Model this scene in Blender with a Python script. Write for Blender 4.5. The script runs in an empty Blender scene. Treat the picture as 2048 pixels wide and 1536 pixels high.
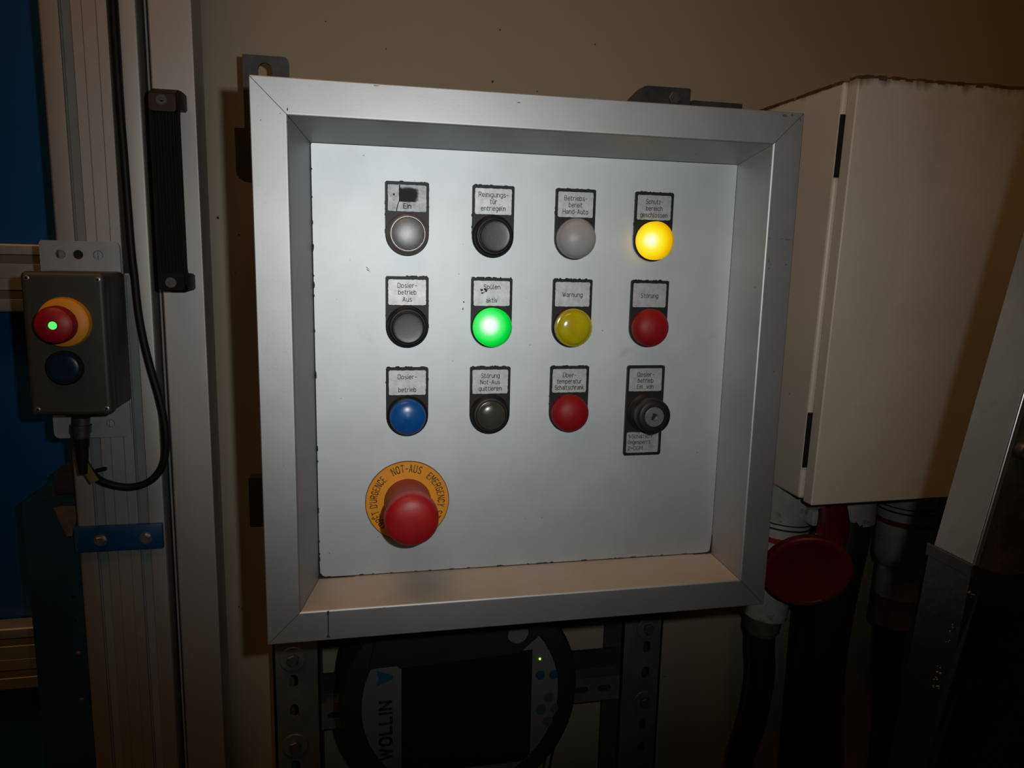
import bpy, bmesh, math, random
from mathutils import Vector, Matrix
random.seed(7)
C = bpy.context.scene.collection
S = 0.001                                    # all lengths below are in millimetres
pi = math.pi

# ------------------------------------------------------------------ camera
cam_data = bpy.data.cameras.new('camera'); cam = bpy.data.objects.new('camera', cam_data); C.objects.link(cam)
cam_data.sensor_fit = 'HORIZONTAL'; cam_data.sensor_width = 36.0
cam_data.lens = 1508.22 / 2048 * 36.0
cam_data.clip_start = 0.01; cam_data.clip_end = 50
a, b, c = -0.213941, -0.166674, -0.022787
Rz = Matrix.Rotation(a, 3, 'Z'); Rx = Matrix.Rotation(b, 3, 'X'); Ry = Matrix.Rotation(c, 3, 'Y')
R3 = Rz @ Rx @ Ry
# camera looks along local -Z with +Y up
M = Matrix((R3 @ Vector((1, 0, 0)), R3 @ Vector((0, 0, 1)), R3 @ Vector((0, -1, 0)))).transposed().to_4x4()
M.translation = Vector((-0.13128, -0.5107, 0.081646))
cam.matrix_world = M
bpy.context.scene.camera = cam

# ------------------------------------------------------------------ view, world, lights
sc = bpy.context.scene
sc.view_settings.view_transform = 'Standard'; sc.view_settings.look = 'None'
sc.view_settings.exposure = 0.0; sc.view_settings.gamma = 1.0
sc.view_settings.use_curve_mapping = False
world = bpy.data.worlds.new('hall'); sc.world = world; world.use_nodes = True
bg = world.node_tree.nodes['Background']
bg.inputs[0].default_value = (1.0, 0.62, 0.35, 1); bg.inputs[1].default_value = 0.006

def lamp(name, kind, loc, target, energy, color, **kw):
    d = bpy.data.lights.new(name, kind); o = bpy.data.objects.new(name, d); C.objects.link(o)
    d.energy = energy; d.color = color
    for k, v in kw.items(): setattr(d, k, v)
    o.location = loc
    o.rotation_euler = (Vector(target) - Vector(loc)).to_track_quat('-Z', 'Y').to_euler()
    return o
# the flash of the camera, right of and above the lens
lamp('camera_flash', 'SPOT', (-0.0821, -0.517, 0.1074), (-0.02, 0.028, 0.085), 5.8, (0.97, 0.985, 0.98),
     spot_size=math.radians(84), spot_blend=1.0, shadow_soft_size=0.006)
# the warm hall lamp high above the machine
lamp('hall_lamp', 'AREA', (-0.60, -0.80, 2.1), (0.0, 0.1, 0.0), 10.2, (1.0, 0.50, 0.20), shape='RECTANGLE', size=1.2, size_y=0.8)

# ------------------------------------------------------------------ materials
def mat(name, col, metal=0.0, rough=0.5, var=0.0, vscale=40, bump=0.0, bscale=300, dirt=0.0, dirtcol=(0.02, 0.018, 0.015),
        dscale=30, dthr=0.62, specks=0.0, sscale=60, emis=None, estr=0.0, coat=0.0, spec=0.5, alpha=None, trans=0.0, stretch=None, sub=0.0):
    m = bpy.data.materials.new(name); m.use_nodes = True
    nt = m.node_tree; N = nt.nodes; L = nt.links; p = N['Principled BSDF']
    p.inputs['Base Color'].default_value = (*col, 1); p.inputs['Metallic'].default_value = metal
    p.inputs['Roughness'].default_value = rough; p.inputs['Specular IOR Level'].default_value = spec
    p.inputs['Coat Weight'].default_value = coat; p.inputs['Transmission Weight'].default_value = trans
    if sub: p.inputs['Subsurface Weight'].default_value = sub; p.inputs['Subsurface Radius'].default_value = (.004, .004, .004)
    tc = N.new('ShaderNodeTexCoord'); vec = tc.outputs['Object']
    if stretch:
        mp = N.new('ShaderNodeMapping'); L.new(vec, mp.inputs['Vector']); mp.inputs['Scale'].default_value = stretch; vec = mp.outputs[0]
    out = None
    def noise(scale, detail=4, rgh=0.55):
        n = N.new('ShaderNodeTexNoise'); L.new(vec, n.inputs['Vector']); n.inputs['Scale'].default_value = scale
        n.inputs['Detail'].default_value = detail; n.inputs['Roughness'].default_value = rgh; return n.outputs['Fac']
    def ramp(src, lo, hi, a=0.0, b=1.0):
        r = N.new('ShaderNodeMapRange'); L.new(src, r.inputs[0]); r.inputs[1].default_value = lo; r.inputs[2].default_value = hi
        r.inputs[3].default_value = a; r.inputs[4].default_value = b; return r.outputs[0]
    def mix(fac, c1, c2):
        x = N.new('ShaderNodeMix'); x.data_type = 'RGBA'
        if hasattr(fac, 'links'): L.new(fac, x.inputs[0])
        else: x.inputs[0].default_value = fac
        for i, cc in ((6, c1), (7, c2)):
            if hasattr(cc, 'links'): L.new(cc, x.inputs[i])
            else: x.inputs[i].default_value = (*cc, 1)
        return x.outputs[2]
    cur = col
    if var:
        f = ramp(noise(vscale), .3, .7)
        cur = mix(f, tuple(v * (1 - var) for v in col), tuple(min(1, v * (1 + var)) for v in col))
    if dirt:
        f = ramp(noise(dscale, 6, .65), dthr, dthr + .1, 0, dirt)
        cur = mix(f, cur, dirtcol)
    if specks:
        v = N.new('ShaderNodeTexVoronoi'); L.new(vec, v.inputs['Vector']); v.inputs['Scale'].default_value = sscale
        d1 = ramp(v.outputs['Distance'], 0.025, 0.05, 1, 0)
        g = N.new('ShaderNodeSeparateColor'); L.new(v.outputs['Color'], g.inputs[0])
        d2 = ramp(g.outputs[0], .80, .82, 0, 1)
        mm = N.new('ShaderNodeMath'); mm.operation = 'MULTIPLY'; L.new(d1, mm.inputs[0]); L.new(d2, mm.inputs[1])
        mm2 = N.new('ShaderNodeMath'); mm2.operation = 'MULTIPLY'; L.new(mm.outputs[0], mm2.inputs[0]); mm2.inputs[1].default_value = specks
        cur = mix(mm2.outputs[0], cur, dirtcol)
    if hasattr(cur, 'links'): L.new(cur, p.inputs['Base Color'])
    if bump:
        bn = N.new('ShaderNodeBump'); bn.inputs['Strength'].default_value = bump; bn.inputs['Distance'].default_value = .0004
        L.new(noise(bscale, 3), bn.inputs['Height']); L.new(bn.outputs[0], p.inputs['Normal'])
    if emis:
        p.inputs['Emission Color'].default_value = (*emis, 1); p.inputs['Emission Strength'].default_value = estr
    return m

def lit_lens(name, stops, off, rad, strength):
    """a lamp lens lit by its bulb: brightest over the bulb, fading to the rim (object space, lens origin at the holder)"""
    m = mat(name, (.004, .004, .002), 0, .2, spec=.15)
    nt = m.node_tree; N = nt.nodes; L = nt.links; p = N['Principled BSDF']
    tc = N.new('ShaderNodeTexCoord'); mp = N.new('ShaderNodeMapping'); L.new(tc.outputs['Object'], mp.inputs[0])
    mp.inputs['Location'].default_value = (-off[0], 0, -off[1]); 
    sp = N.new('ShaderNodeSeparateXYZ'); L.new(mp.outputs[0], sp.inputs[0])
    cb = N.new('ShaderNodeCombineXYZ'); L.new(sp.outputs[0], cb.inputs[0]); L.new(sp.outputs[2], cb.inputs[1])
    dp = N.new('ShaderNodeMapRange'); L.new(sp.outputs[1], dp.inputs[0]); dp.inputs[1].default_value = -.0105; dp.inputs[2].default_value = 0; dp.inputs[3].default_value = 0; dp.inputs[4].default_value = .014; L.new(dp.outputs[0], cb.inputs[2])
    ln = N.new('ShaderNodeVectorMath'); ln.operation = 'LENGTH'; L.new(cb.outputs[0], ln.inputs[0])
    mr = N.new('ShaderNodeMapRange'); L.new(ln.outputs['Value'], mr.inputs[0]); mr.inputs[1].default_value = 0; mr.inputs[2].default_value = rad
    cr = N.new('ShaderNodeValToRGB'); L.new(mr.outputs[0], cr.inputs[0])
    cr.color_ramp.elements[0].position = stops[0][0]; cr.color_ramp.elements[0].color = (*stops[0][1], 1)
    cr.color_ramp.elements[1].position = stops[-1][0]; cr.color_ramp.elements[1].color = (*stops[-1][1], 1)
    for pos, cc in stops[1:-1]:
        e = cr.color_ramp.elements.new(pos); e.color = (*cc, 1)
    L.new(cr.outputs[0], p.inputs['Emission Color']); p.inputs['Emission Strength'].default_value = strength
    return m

m_panel = mat('anodised_panel', (.63, .66, .675), .98, .61, var=.045, vscale=28, bump=.05, bscale=900, dirt=.35, dirtcol=(.3, .3, .3), dscale=22, dthr=.66, specks=.85, sscale=75)
def add_dust(m, col=(.30, .235, .165)):
    nt = m.node_tree; N = nt.nodes; L = nt.links; p = N['Principled BSDF']
    g = N.new('ShaderNodeNewGeometry'); sp = N.new('ShaderNodeSeparateXYZ'); L.new(g.outputs['True Normal'], sp.inputs[0])
    tc = N.new('ShaderNodeTexCoord'); n = N.new('ShaderNodeTexNoise'); L.new(tc.outputs['Object'], n.inputs['Vector']); n.inputs['Scale'].default_value = 18; n.inputs['Detail'].default_value = 4
    f = N.new('ShaderNodeMapRange'); L.new(sp.outputs[2], f.inputs[0]); f.inputs[1].default_value = .5; f.inputs[2].default_value = .9
    q = N.new('ShaderNodeMapRange'); L.new(n.outputs['Fac'], q.inputs[0]); q.inputs[1].default_value = .3; q.inputs[2].default_value = .7; q.inputs[3].default_value = .55; q.inputs[4].default_value = .9
    w = N.new('ShaderNodeMath'); w.operation = 'MULTIPLY'; L.new(f.outputs[0], w.inputs[0]); L.new(q.outputs[0], w.inputs[1])
    x = N.new('ShaderNodeMix'); x.data_type = 'RGBA'; L.new(w.outputs[0], x.inputs[0]); L.new(p.inputs['Base Color'].links[0].from_socket, x.inputs[6]); x.inputs[7].default_value = (*col, 1); L.new(x.outputs[2], p.inputs['Base Color'])
    mt = N.new('ShaderNodeMapRange'); L.new(w.outputs[0], mt.inputs[0]); mt.inputs[3].default_value = p.inputs['Metallic'].default_value; mt.inputs[4].default_value = 0; L.new(mt.outputs[0], p.inputs['Metallic'])
m_frame = mat('anodised_frame', (.475, .488, .49), 1.0, .55, var=.06, vscale=22, bump=.05, bscale=700, dirt=.25, dirtcol=(.22, .21, .2), dscale=26, dthr=.64, specks=.8, sscale=60)
add_dust(m_frame)
m_body = mat('enclosure_grey', (.30, .30, .29), .3, .5, var=.1)
m_gasket_shade = mat('black_sealant_and_shade', (.008, .008, .0075), 0, .8, var=.3, vscale=200)  # sealant black, also used for painted shade in slot, hole and recess
m_black = mat('black_plastic', (.009, .009, .0095), 0, .5, var=.25, vscale=120, bump=.1, bscale=900, spec=.3)
m_blackring = mat('black_ring_plastic', (.007, .0065, .0065), 0, .5, var=.2, vscale=150, spec=.35)
m_worn = mat('worn_ring', (.15, .125, .12), .3, .4, var=.15, vscale=150)
m_ringedge = mat('bright_ring_edge', (.34, .32, .30), .8, .4)
m_label = mat('engraved_silver_label', (.50, .51, .515), .85, .55, var=.14, vscale=260, bump=.10, bscale=1400, dirt=.35, dirtcol=(.2, .2, .2), dscale=160, dthr=.62)
m_labeldirty = mat('dirty_silver_label', (.30, .31, .32), .85, .55, var=.2, vscale=260, bump=.10, bscale=1400, dirt=.5, dirtcol=(.10, .10, .10), dscale=160, dthr=.58)
m_ink = mat('black_lettering', (.012, .012, .014), 0, .6)
m_smudge = mat('black_smudge', (.02, .021, .022), 0, .8, var=.4, vscale=500)
m_capgrey = mat('grey_lens', (.26, .27, .28), .3, .42, var=.1, vscale=300)
m_capblack = mat('black_cap', (.011, .012, .014), 0, .38, var=.4, vscale=160, bump=.05, bscale=900, spec=.55)
m_capwhite = mat('milky_lens', (.31, .31, .31), 0, .42, spec=.35)
m_capyellow = mat('yellow_lens', (.42, .36, .006), 0, .16, var=.15, vscale=80, coat=.4)
m_capred = mat('red_lens', (.22, .0025, .006), 0, .52, spec=.3)
m_capblue = mat('blue_lens', (.004, .085, .30), 0, .28, var=.15, vscale=90)
m_capclear = mat('smoky_lens', (.045, .044, .036), 0, .25, var=.15, vscale=120, coat=.3)
m_bulbrefl = mat('pale_bulb', (.55, .56, .5), .0, .3)
m_yellowlit = lit_lens('lit_yellow_lens', [(0, (1, 1, .9)), (.16, (1, 1, .45)), (.34, (1, .86, .03)), (.60, (.92, .60, .0)), (.82, (.68, .34, .0)), (1, (.22, .09, 0))], (-.0052, .0), .0205, 1.0)
m_greenlit = lit_lens('lit_green_lens', [(0, (1, 1, 1)), (.20, (.85, 1, .9)), (.42, (.10, .95, .20)), (.64, (.0, .76, .06)), (.84, (0, .45, .025)), (1, (0, .12, .01))], (-.003, .002), .0190, 1.0)
m_estop = mat('red_mushroom_plastic', (.34, .006, .010), 0, .46, var=.2, vscale=60, bump=.12, bscale=500, dirt=.3, dirtcol=(.12, .004, .006), dscale=60, dthr=.58)
m_estopneck = mat('faded_red_plastic', (.26, .03, .028), 0, .5, var=.2)
m_estopyel = mat('orange_yellow_disc', (.72, .28, .008), 0, .5, var=.08, vscale=90)
m_discink = mat('brown_print', (.13, .07, .010), 0, .6)
m_chrome = mat('key_cylinder_metal', (.30, .30, .31), .8, .4, var=.1, vscale=300)
m_galv = mat('galvanised_steel', (.30, .32, .33), .65, .5, var=.15, vscale=60, dirt=.3, dirtcol=(.12, .1, .08), dscale=50)
m_galvlight = mat('pale_zinc_plate', (.36, .385, .40), .75, .6, var=.08, vscale=60)
m_dksteel = mat('dark_steel', (.05, .055, .055), .5, .5, var=.3, vscale=60, dirt=.5, dirtcol=(.05, .035, .02), dscale=50)
m_rail = mat('dull_rail_steel', (.095, .11, .108), .4, .55, var=.2, vscale=40, dirt=.4, dirtcol=(.06, .045, .03), dscale=30)
m_alu = mat('extruded_aluminium', (.44, .43, .415), .92, .58, var=.06, vscale=18, dirt=.3, dirtcol=(.2, .17, .14), dscale=30, dthr=.63, stretch=(1, 1, .25))
m_strip = mat('grey_cover_strip', (.19, .215, .225), .1, .45, var=.08)
m_barstrip = mat('dark_grey_strip', (.12, .115, .10), 0, .5, var=.1)
m_blue = mat('blue_guard_sheet', (.005, .065, .21), .0, .35, var=.12, vscale=4)
m_bluebr = mat('blue_paint', (.003, .045, .12), 0, .45, var=.15, vscale=60, dirt=.4, dirtcol=(.03, .03, .03), dscale=70)
m_dkblue = mat('dark_blue_cover', (.004, .03, .055), 0, .5, var=.3, vscale=20, dirt=.4, dirtcol=(.015, .012, .01), dscale=14)
m_barerust = mat('bare_rusty_metal', (.13, .09, .065), .4, .6, var=.3, vscale=90)
m_bolt = mat('zinc_bolt', (.30, .28, .25), .8, .35, var=.2, vscale=200)
m_boltdk = mat('dull_bolt', (.10, .095, .09), .6, .45, var=.2, vscale=200)
m_box = mat('grey_station_plastic', (.036, .037, .031), 0, .5, var=.1, vscale=60, bump=.2, bscale=800)
m_btnblue = mat('dark_blue_button', (.003, .014, .038), 0, .35, var=.2, vscale=80)
m_cable = mat('black_cable', (.006, .006, .0065), 0, .55, var=.2, spec=.25)
m_connector = mat('dull_connector', (.10, .095, .09), .6, .4, var=.25, vscale=200)
m_tag = mat('olive_cable_tag', (.17, .12, .03), 0, .6, var=.2, vscale=200)
m_greenled = mat('green_led', (.02, .2, .03), 0, .3, emis=(.10, .85, .16), estr=1.1)
m_yled = mat('yellow_green_led', (.1, .3, .02), 0, .3, emis=(.35, 1, .05), estr=2.5)
m_handle = mat('handle_plastic', (.003, .003, .0035), 0, .55, var=.2, spec=.15)
m_handlecap_lit = mat('handle_end_warm_lit', (.030, .018, .014), 0, .55, var=.15, vscale=100, spec=.3)  # brown of the warm overhead light put into the top cap's colour
m_red2 = mat('dark_red_cap_plastic', (.085, .002, .004), 0, .42, var=.12, vscale=40)
m_redring = mat('red_ring', (.17, .006, .008), 0, .5)
m_white = mat('dirty_white_plastic', (.30, .31, .275), 0, .5, var=.12, vscale=60, dirt=.7, dirtcol=(.10, .095, .08), dscale=70, dthr=.57)
m_gland = mat('grey_brown_gland', (.09, .08, .06), 0, .55, var=.3, vscale=60)
m_hose = mat('black_rubber_hose', (.006, .006, .007), 0, .5, var=.2)
m_machine = mat('rusty_machine_steel', (.105, .092, .075), .5, .5, var=.35, vscale=35, dirt=.7, dirtcol=(.045, .028, .016), dscale=30, dthr=.5)
m_angle = mat('scuffed_aluminium_angle', (.24, .225, .205), .6, .42, var=.12, vscale=25, dirt=.5, dirtcol=(.16, .13, .11), dscale=40, dthr=.6)
m_edge = mat('highlight_edge', (.72, .71, .72), 1, .30, dirt=.4, dirtcol=(.2, .16, .12), dscale=60, dthr=.6)
m_scuff = mat('dark_scuff', (.12, .115, .11), .3, .6, var=.4, vscale=300)
m_bellow = mat('black_greasy_cover', (.007, .008, .008), 0, .35, var=.3, vscale=60, bump=.5, bscale=160, dirt=.5, dirtcol=(.03, .028, .026), dscale=50, dthr=.66)
m_pface = mat('pale_pendant_face', (.105, .102, .095), 0, .5, var=.05, vscale=30)
m_prim = mat('black_pendant_rim', (.008, .008, .009), 0, .5, var=.2)
m_screen = mat('dark_screen_glass', (.006, .006, .006), 0, .12, spec=.5)
m_tealbtn = mat('teal_key', (.035, .065, .07), 0, .5)
m_bluebtn = mat('blue_key', (.015, .045, .07), 0, .45)
m_cyan = mat('cyan_print', (.004, .07, .11), 0, .5)
m_greyink = mat('dark_grey_print', (.022, .02, .021), 0, .6)
m_teal = mat('dark_teal_plate', (.007, .012, .014), 0, .45, var=.2)
m_floor = mat('concrete_floor', (.12, .11, .10), 0, .8, var=.25, vscale=3, bump=.4, bscale=60)

def wall_material():
    m = mat('cream_wall_paint', (.255, .22, .158), 0, .62, var=.05, vscale=5, bump=.12, bscale=120, dirt=.22, dirtcol=(.20, .18, .14), dscale=5, dthr=.55, specks=.7, sscale=24)
    return m
m_wall = wall_material()

def cabinet_material():
    m = mat('cream_cabinet_paint', (.56, .535, .46), 0, .38, var=.05, vscale=9, bump=.08, bscale=300, dirt=.25, dirtcol=(.30, .26, .19), dscale=7, dthr=.56, specks=.75, sscale=26)
    nt = m.node_tree; N = nt.nodes; L = nt.links; p = N['Principled BSDF']
    src = p.inputs['Base Color'].links[0].from_socket
    tc = N.new('ShaderNodeTexCoord'); sp = N.new('ShaderNodeSeparateXYZ'); L.new(tc.outputs['Object'], sp.inputs[0])
    n = N.new('ShaderNodeTexNoise'); mp = N.new('ShaderNodeMapping'); mp.inputs['Scale'].default_value = (60, 30, 6)
    L.new(tc.outputs['Object'], mp.inputs[0]); L.new(mp.outputs[0], n.inputs['Vector']); n.inputs['Scale'].default_value = 1.0; n.inputs['Detail'].default_value = 8
    # rust that runs down from the top edge (object z runs 0 at the bottom to .391 at the top)
    mr = N.new('ShaderNodeMapRange'); L.new(sp.outputs[2], mr.inputs[0]); mr.inputs[1].default_value = .372; mr.inputs[2].default_value = .396
    mr.inputs[3].default_value = 0; mr.inputs[4].default_value = .62
    ad = N.new('ShaderNodeMath'); ad.operation = 'ADD'; L.new(mr.outputs[0], ad.inputs[0]); L.new(n.outputs['Fac'], ad.inputs[1])
    m2 = N.new('ShaderNodeMapRange'); L.new(ad.outputs[0], m2.inputs[0]); m2.inputs[1].default_value = .82; m2.inputs[2].default_value = 1.08; m2.inputs[3].default_value = 0; m2.inputs[4].default_value = .9
    x = N.new('ShaderNodeMix'); x.data_type = 'RGBA'; L.new(m2.outputs[0], x.inputs[0]); L.new(src, x.inputs[6]); x.inputs[7].default_value = (.09, .045, .02, 1)
    L.new(x.outputs[2], p.inputs['Base Color'])
    return m
m_cab = cabinet_material()
m_rust = mat('rusted_edge', (.11, .055, .025), .2, .7, var=.5, vscale=80, dirt=.6, dirtcol=(.4, .35, .25), dscale=90, dthr=.6)

# ------------------------------------------------------------------ mesh helpers (millimetres)
def fin(name, bm, m, parent=None, loc=None, sharp=35, wn=False):
    bmesh.ops.recalc_face_normals(bm, faces=bm.faces[:])
    bmesh.ops.scale(bm, vec=(S, S, S), verts=bm.verts[:])
    me = bpy.data.meshes.new(name); bm.to_mesh(me); bm.free()
    me.shade_smooth(); me.set_sharp_from_angle(angle=math.radians(sharp))
    me.materials.append(m)
    return link(name, me, parent, loc, wn)
def link(name, me, parent=None, loc=None, wn=False):
    o = bpy.data.objects.new(name, me); C.objects.link(o)
    if parent: o.parent = parent
    if loc: o.location = Vector(loc) * S
    if wn:
        w = o.modifiers.new('weighted', 'WEIGHTED_NORMAL'); w.keep_sharp = True
    return o
def thing(name, label, cat, loc, group=None):
    o = bpy.data.objects.new(name, None); C.objects.link(o); o.location = Vector(loc) * S
    o.empty_display_size = .02
    o['label'] = label; o['category'] = cat
    if group: o['group'] = group
    return o
def tag(o, label, cat, group=None):
    o['label'] = label; o['category'] = cat
    if group: o['group'] = group
    return o
class Frame:
    """builds parts in world millimetres but stores them relative to a thing's base"""
    def __init__(s, root): s.r = root; s.o = Vector(root.location) / S
    def part(s, name, bm, m, parent=None, label=None, wn=False, sharp=35):
        bmesh.ops.translate(bm, vec=-s.o, verts=bm.verts[:])
        o = fin(name, bm, m, parent or s.r, None, sharp, wn)
        if label: o['label'] = label
        return o
def B(): return bmesh.new()
def box(bm, x0, x1, y0, y1, z0, z1, bev=0, seg=2):
    t = bmesh.new(); bmesh.ops.create_cube(t, size=1)
    for v in t.verts: v.co = ((x0 + x1) / 2 + v.co.x * (x1 - x0), (y0 + y1) / 2 + v.co.y * (y1 - y0), (z0 + z1) / 2 + v.co.z * (z1 - z0))
    if bev: bmesh.ops.bevel(t, geom=t.edges[:], offset=bev, segments=seg, profile=.5, affect='EDGES')
    merge(bm, t); return bm
def merge(bm, t, mtx=None):
    if mtx: bmesh.ops.transform(t, matrix=mtx, verts=t.verts[:])
    me = bpy.data.meshes.new('tmp'); t.to_mesh(me); t.free(); bm.from_mesh(me); bpy.data.meshes.remove(me)
def basis(axis):
    ax = Vector(axis).normalized(); up = Vector((0, 0, 1)) if abs(ax.z) < .9 else Vector((1, 0, 0))
    u = up.cross(ax).normalized(); v = ax.cross(u); return u, v, ax
def lathe(bm, prof, o, axis=(0, -1, 0), seg=40, a0=0, arc=2 * pi):
    """prof: list of (radius, height along axis)"""
    u, v, ax = basis(axis); o = Vector(o); full = abs(arc - 2 * pi) < 1e-6; rings = []
    for r, h in prof:
        if r < 1e-6: rings.append([bm.verts.new(o + ax * h)])
        else:
            n = seg if full else seg + 1
            rings.append([bm.verts.new(o + ax * h + u * (r * math.cos(a0 + arc * i / seg)) + v * (r * math.sin(a0 + arc * i / seg))) for i in range(n)])
    for A, D in zip(rings, rings[1:]):
        n = seg
        for i in range(n):
            j = (i + 1) % len(A) if len(A) > 1 else 0; k = (i + 1) % len(D) if len(D) > 1 else 0
            if len(A) == 1 and len(D) == 1: continue
            if len(A) == 1: bm.faces.new((A[0], D[i], D[k]))
            elif len(D) == 1: bm.faces.new((A[i], D[0], A[j]))
            else: bm.faces.new((A[i], D[i], D[k], A[j]))
    return bm
def dome(r, h0, h1, n=7, flat=0.0):
    """profile of a dome from radius r at h0 to the axis at h1"""
    out = []
    for i in range(n + 1):
        t = i / n * pi / 2
        out.append((max(0, r * math.cos(t)), h0 + (h1 - h0) * math.sin(t)))
    out[-1] = (0, h1); return out
def circ(cx, cy, r, n=24, a0=0): return [(cx + r * math.cos(a0 + 2 * pi * i / n), cy + r * math.sin(a0 + 2 * pi * i / n)) for i in range(n)]
def slot(cx, cy, w, h, n=8):
    """rounded slot of size w x h"""
    r = min(w, h) / 2; pts = []
    for qx, qy, s in ((w / 2 - r, h / 2 - r, 0), (-(w / 2 - r), h / 2 - r, 1), (-(w / 2 - r), -(h / 2 - r), 2), (w / 2 - r, -(h / 2 - r), 3)):
        for i in range(n + 1):
            t = (s + i / n) * pi / 2; pts.append((cx + qx + r * math.cos(t), cy + qy + r * math.sin(t)))
    out = []
    for p in pts:
        if not out or (abs(p[0] - out[-1][0]) + abs(p[1] - out[-1][1])) > 1e-4: out.append(p)
    if (abs(out[0][0] - out[-1][0]) + abs(out[0][1] - out[-1][1])) < 1e-4: out.pop()
    return out
def rrect(x0, x1, z0, z1, r, n=4):
    if not isinstance(r, (list, tuple)): r = (r,) * 4       # order: top right, top left, bottom left, bottom right
    pts = []
    for (qx, qz, s), rr in zip(((x1, z1, 0), (x0, z1, 1), (x0, z0, 2), (x1, z0, 3)), r):
        sx = -1 if s in (0, 3) else 1; sz = -1 if s in (0, 1) else 1
        if rr <= 0: pts.append((qx, qz)); continue
        for i in range(n + 1):
            t = (s + i / n) * pi / 2; pts.append((qx + sx * rr + rr * math.cos(t), qz + sz * rr + rr * math.sin(t)))
    return pts
def plate(bm, outer, holes, y0, y1, bev=0):
    """flat piece with an outline and holes in the x-z plane, front face at y0, back at y1"""
    t = bmesh.new(); es = []
    for lp in [outer] + list(holes):
        vs = [t.verts.new((p[0], y0, p[1])) for p in lp]
        es += [t.edges.new((vs[i], vs[(i + 1) % len(vs)])) for i in range(len(vs))]
    bmesh.ops.triangle_fill(t, use_beauty=True, use_dissolve=False, edges=es)
    g = bmesh.ops.extrude_face_region(t, geom=t.faces[:])
    vs = [e for e in g['geom'] if isinstance(e, bmesh.types.BMVert)]
    bmesh.ops.translate(t, vec=(0, y1 - y0, 0), verts=vs)
    merge(bm, t); return bm
def prism(bm, poly, z0, z1):
    """x-y polygon extruded along z"""
    t = bmesh.new()
    lo = [t.verts.new((p[0], p[1], z0)) for p in poly]; hi = [t.verts.new((p[0], p[1], z1)) for p in poly]
    n = len(poly)
    for i in range(n): t.faces.new((lo[i], lo[(i + 1) % n], hi[(i + 1) % n], hi[i]))
    es = [t.edges.get((lo[i], lo[(i + 1) % n])) for i in range(n)]; bmesh.ops.triangle_fill(t, use_beauty=True, edges=es)
    es = [t.edges.get((hi[i], hi[(i + 1) % n])) for i in range(n)]; bmesh.ops.triangle_fill(t, use_beauty=True, edges=es)
    merge(bm, t); return bm
def spline(pts, n=8):
    P = [Vector(p) for p in pts]; P = [P[0] * 2 - P[1]] + P + [P[-1] * 2 - P[-2]]; out = []
    for i in range(1, len(P) - 2):
        for k in range(n):
            t = k / n; a0, b0, c0, d0 = P[i - 1], P[i], P[i + 1], P[i + 2]
            out.append(.5 * ((2 * b0) + (c0 - a0) * t + (2 * a0 - 5 * b0 + 4 * c0 - d0) * t * t + (3 * b0 - a0 - 3 * c0 + d0) * t ** 3))
    out.append(P[-2]); return out
def tube(bm, pts, r, seg=16, n=8, smooth=True):
    Q = spline(pts, n) if smooth else [Vector(p) for p in pts]; rings = []; ref = Vector((0, 1, 0))
    R = r if callable(r) else (lambda t: r)
    for i, q in enumerate(Q):
        d = (Q[min(i + 1, len(Q) - 1)] - Q[max(i - 1, 0)]).normalized()
        u = (ref - d * ref.dot(d))
        u = u.normalized() if u.length > 1e-4 else Vector((1, 0, 0)); ref = u; v = d.cross(u); rr = R(i / (len(Q) - 1))
        rings.append([bm.verts.new(q + u * (rr * math.cos(2 * pi * k / seg)) + v * (rr * math.sin(2 * pi * k / seg))) for k in range(seg)])
    for A, D in zip(rings, rings[1:]):
        for k in range(seg): bm.faces.new((A[k], D[k], D[(k + 1) % seg], A[(k + 1) % seg]))
    bm.faces.new(rings[0]); bm.faces.new(rings[-1][::-1]); return bm
def hexa(bm, c, r, h, axis=(0, -1, 0), rot=0):
    lathe(bm, [(0, 0), (r, 0), (r, h * .8), (r * .86, h), (0, h)], c, axis, 6, rot); return bm
def text_bm(s, size, x, z, y, sx=.8, align='CENTER', spacing=1.12, rot=0, thick=0.06, bold=0):
    """flat lettering facing -y, baseline at (x, z)"""
    cu = bpy.data.curves.new('txt', 'FONT'); cu.body = s; cu.size = size; cu.align_x = align; cu.space_character = spacing
    cu.resolution_u = 2; cu.extrude = 0; cu.offset = bold
    o = bpy.data.objects.new('txt', cu); me = bpy.data.meshes.new_from_object(o)
    t = bmesh.new(); t.from_mesh(me); bpy.data.objects.remove(o); bpy.data.curves.remove(cu); bpy.data.meshes.remove(me)
    cr, sr = math.cos(rot), math.sin(rot)
    for v in t.verts:
        px, pz = v.co.x * sx, v.co.y
        v.co = (x + px * cr - pz * sr, y, z + px * sr + pz * cr)
    return t


def _arc(cx, cy, rx, ry, a0, a1, n=7): return [(cx + rx * math.cos(math.radians(a0 + (a1 - a0) * i / n)), cy + ry * math.sin(math.radians(a0 + (a1 - a0) * i / n))) for i in range(n + 1)]
_bowl = _arc(1.8, 3.2, 1.8, 1.8, 180, 0) + _arc(1.8, 1.8, 1.8, 1.8, 0, -180) + [(0, 3.2)]
_up = [(0, 7), (0, 2)] + _arc(2, 2, 2, 2, 180, 360) + [(4, 7)]
_O = _arc(2, 5, 2, 2, 180, 0) + _arc(2, 2, 2, 2, 0, -180) + [(0, 5)]
_u = [(0, 5), (0, 1.8)] + _arc(1.75, 1.8, 1.75, 1.8, 180, 360)
_E = [[(3.6, 7), (0, 7), (0, 0), (3.6, 0)], [(0, 3.6), (3.1, 3.6)]]
def _dots(x0, x1, y): return [[(x0, y), (x0, y + .5)], [(x1, y), (x1, y + .5)]]
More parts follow.
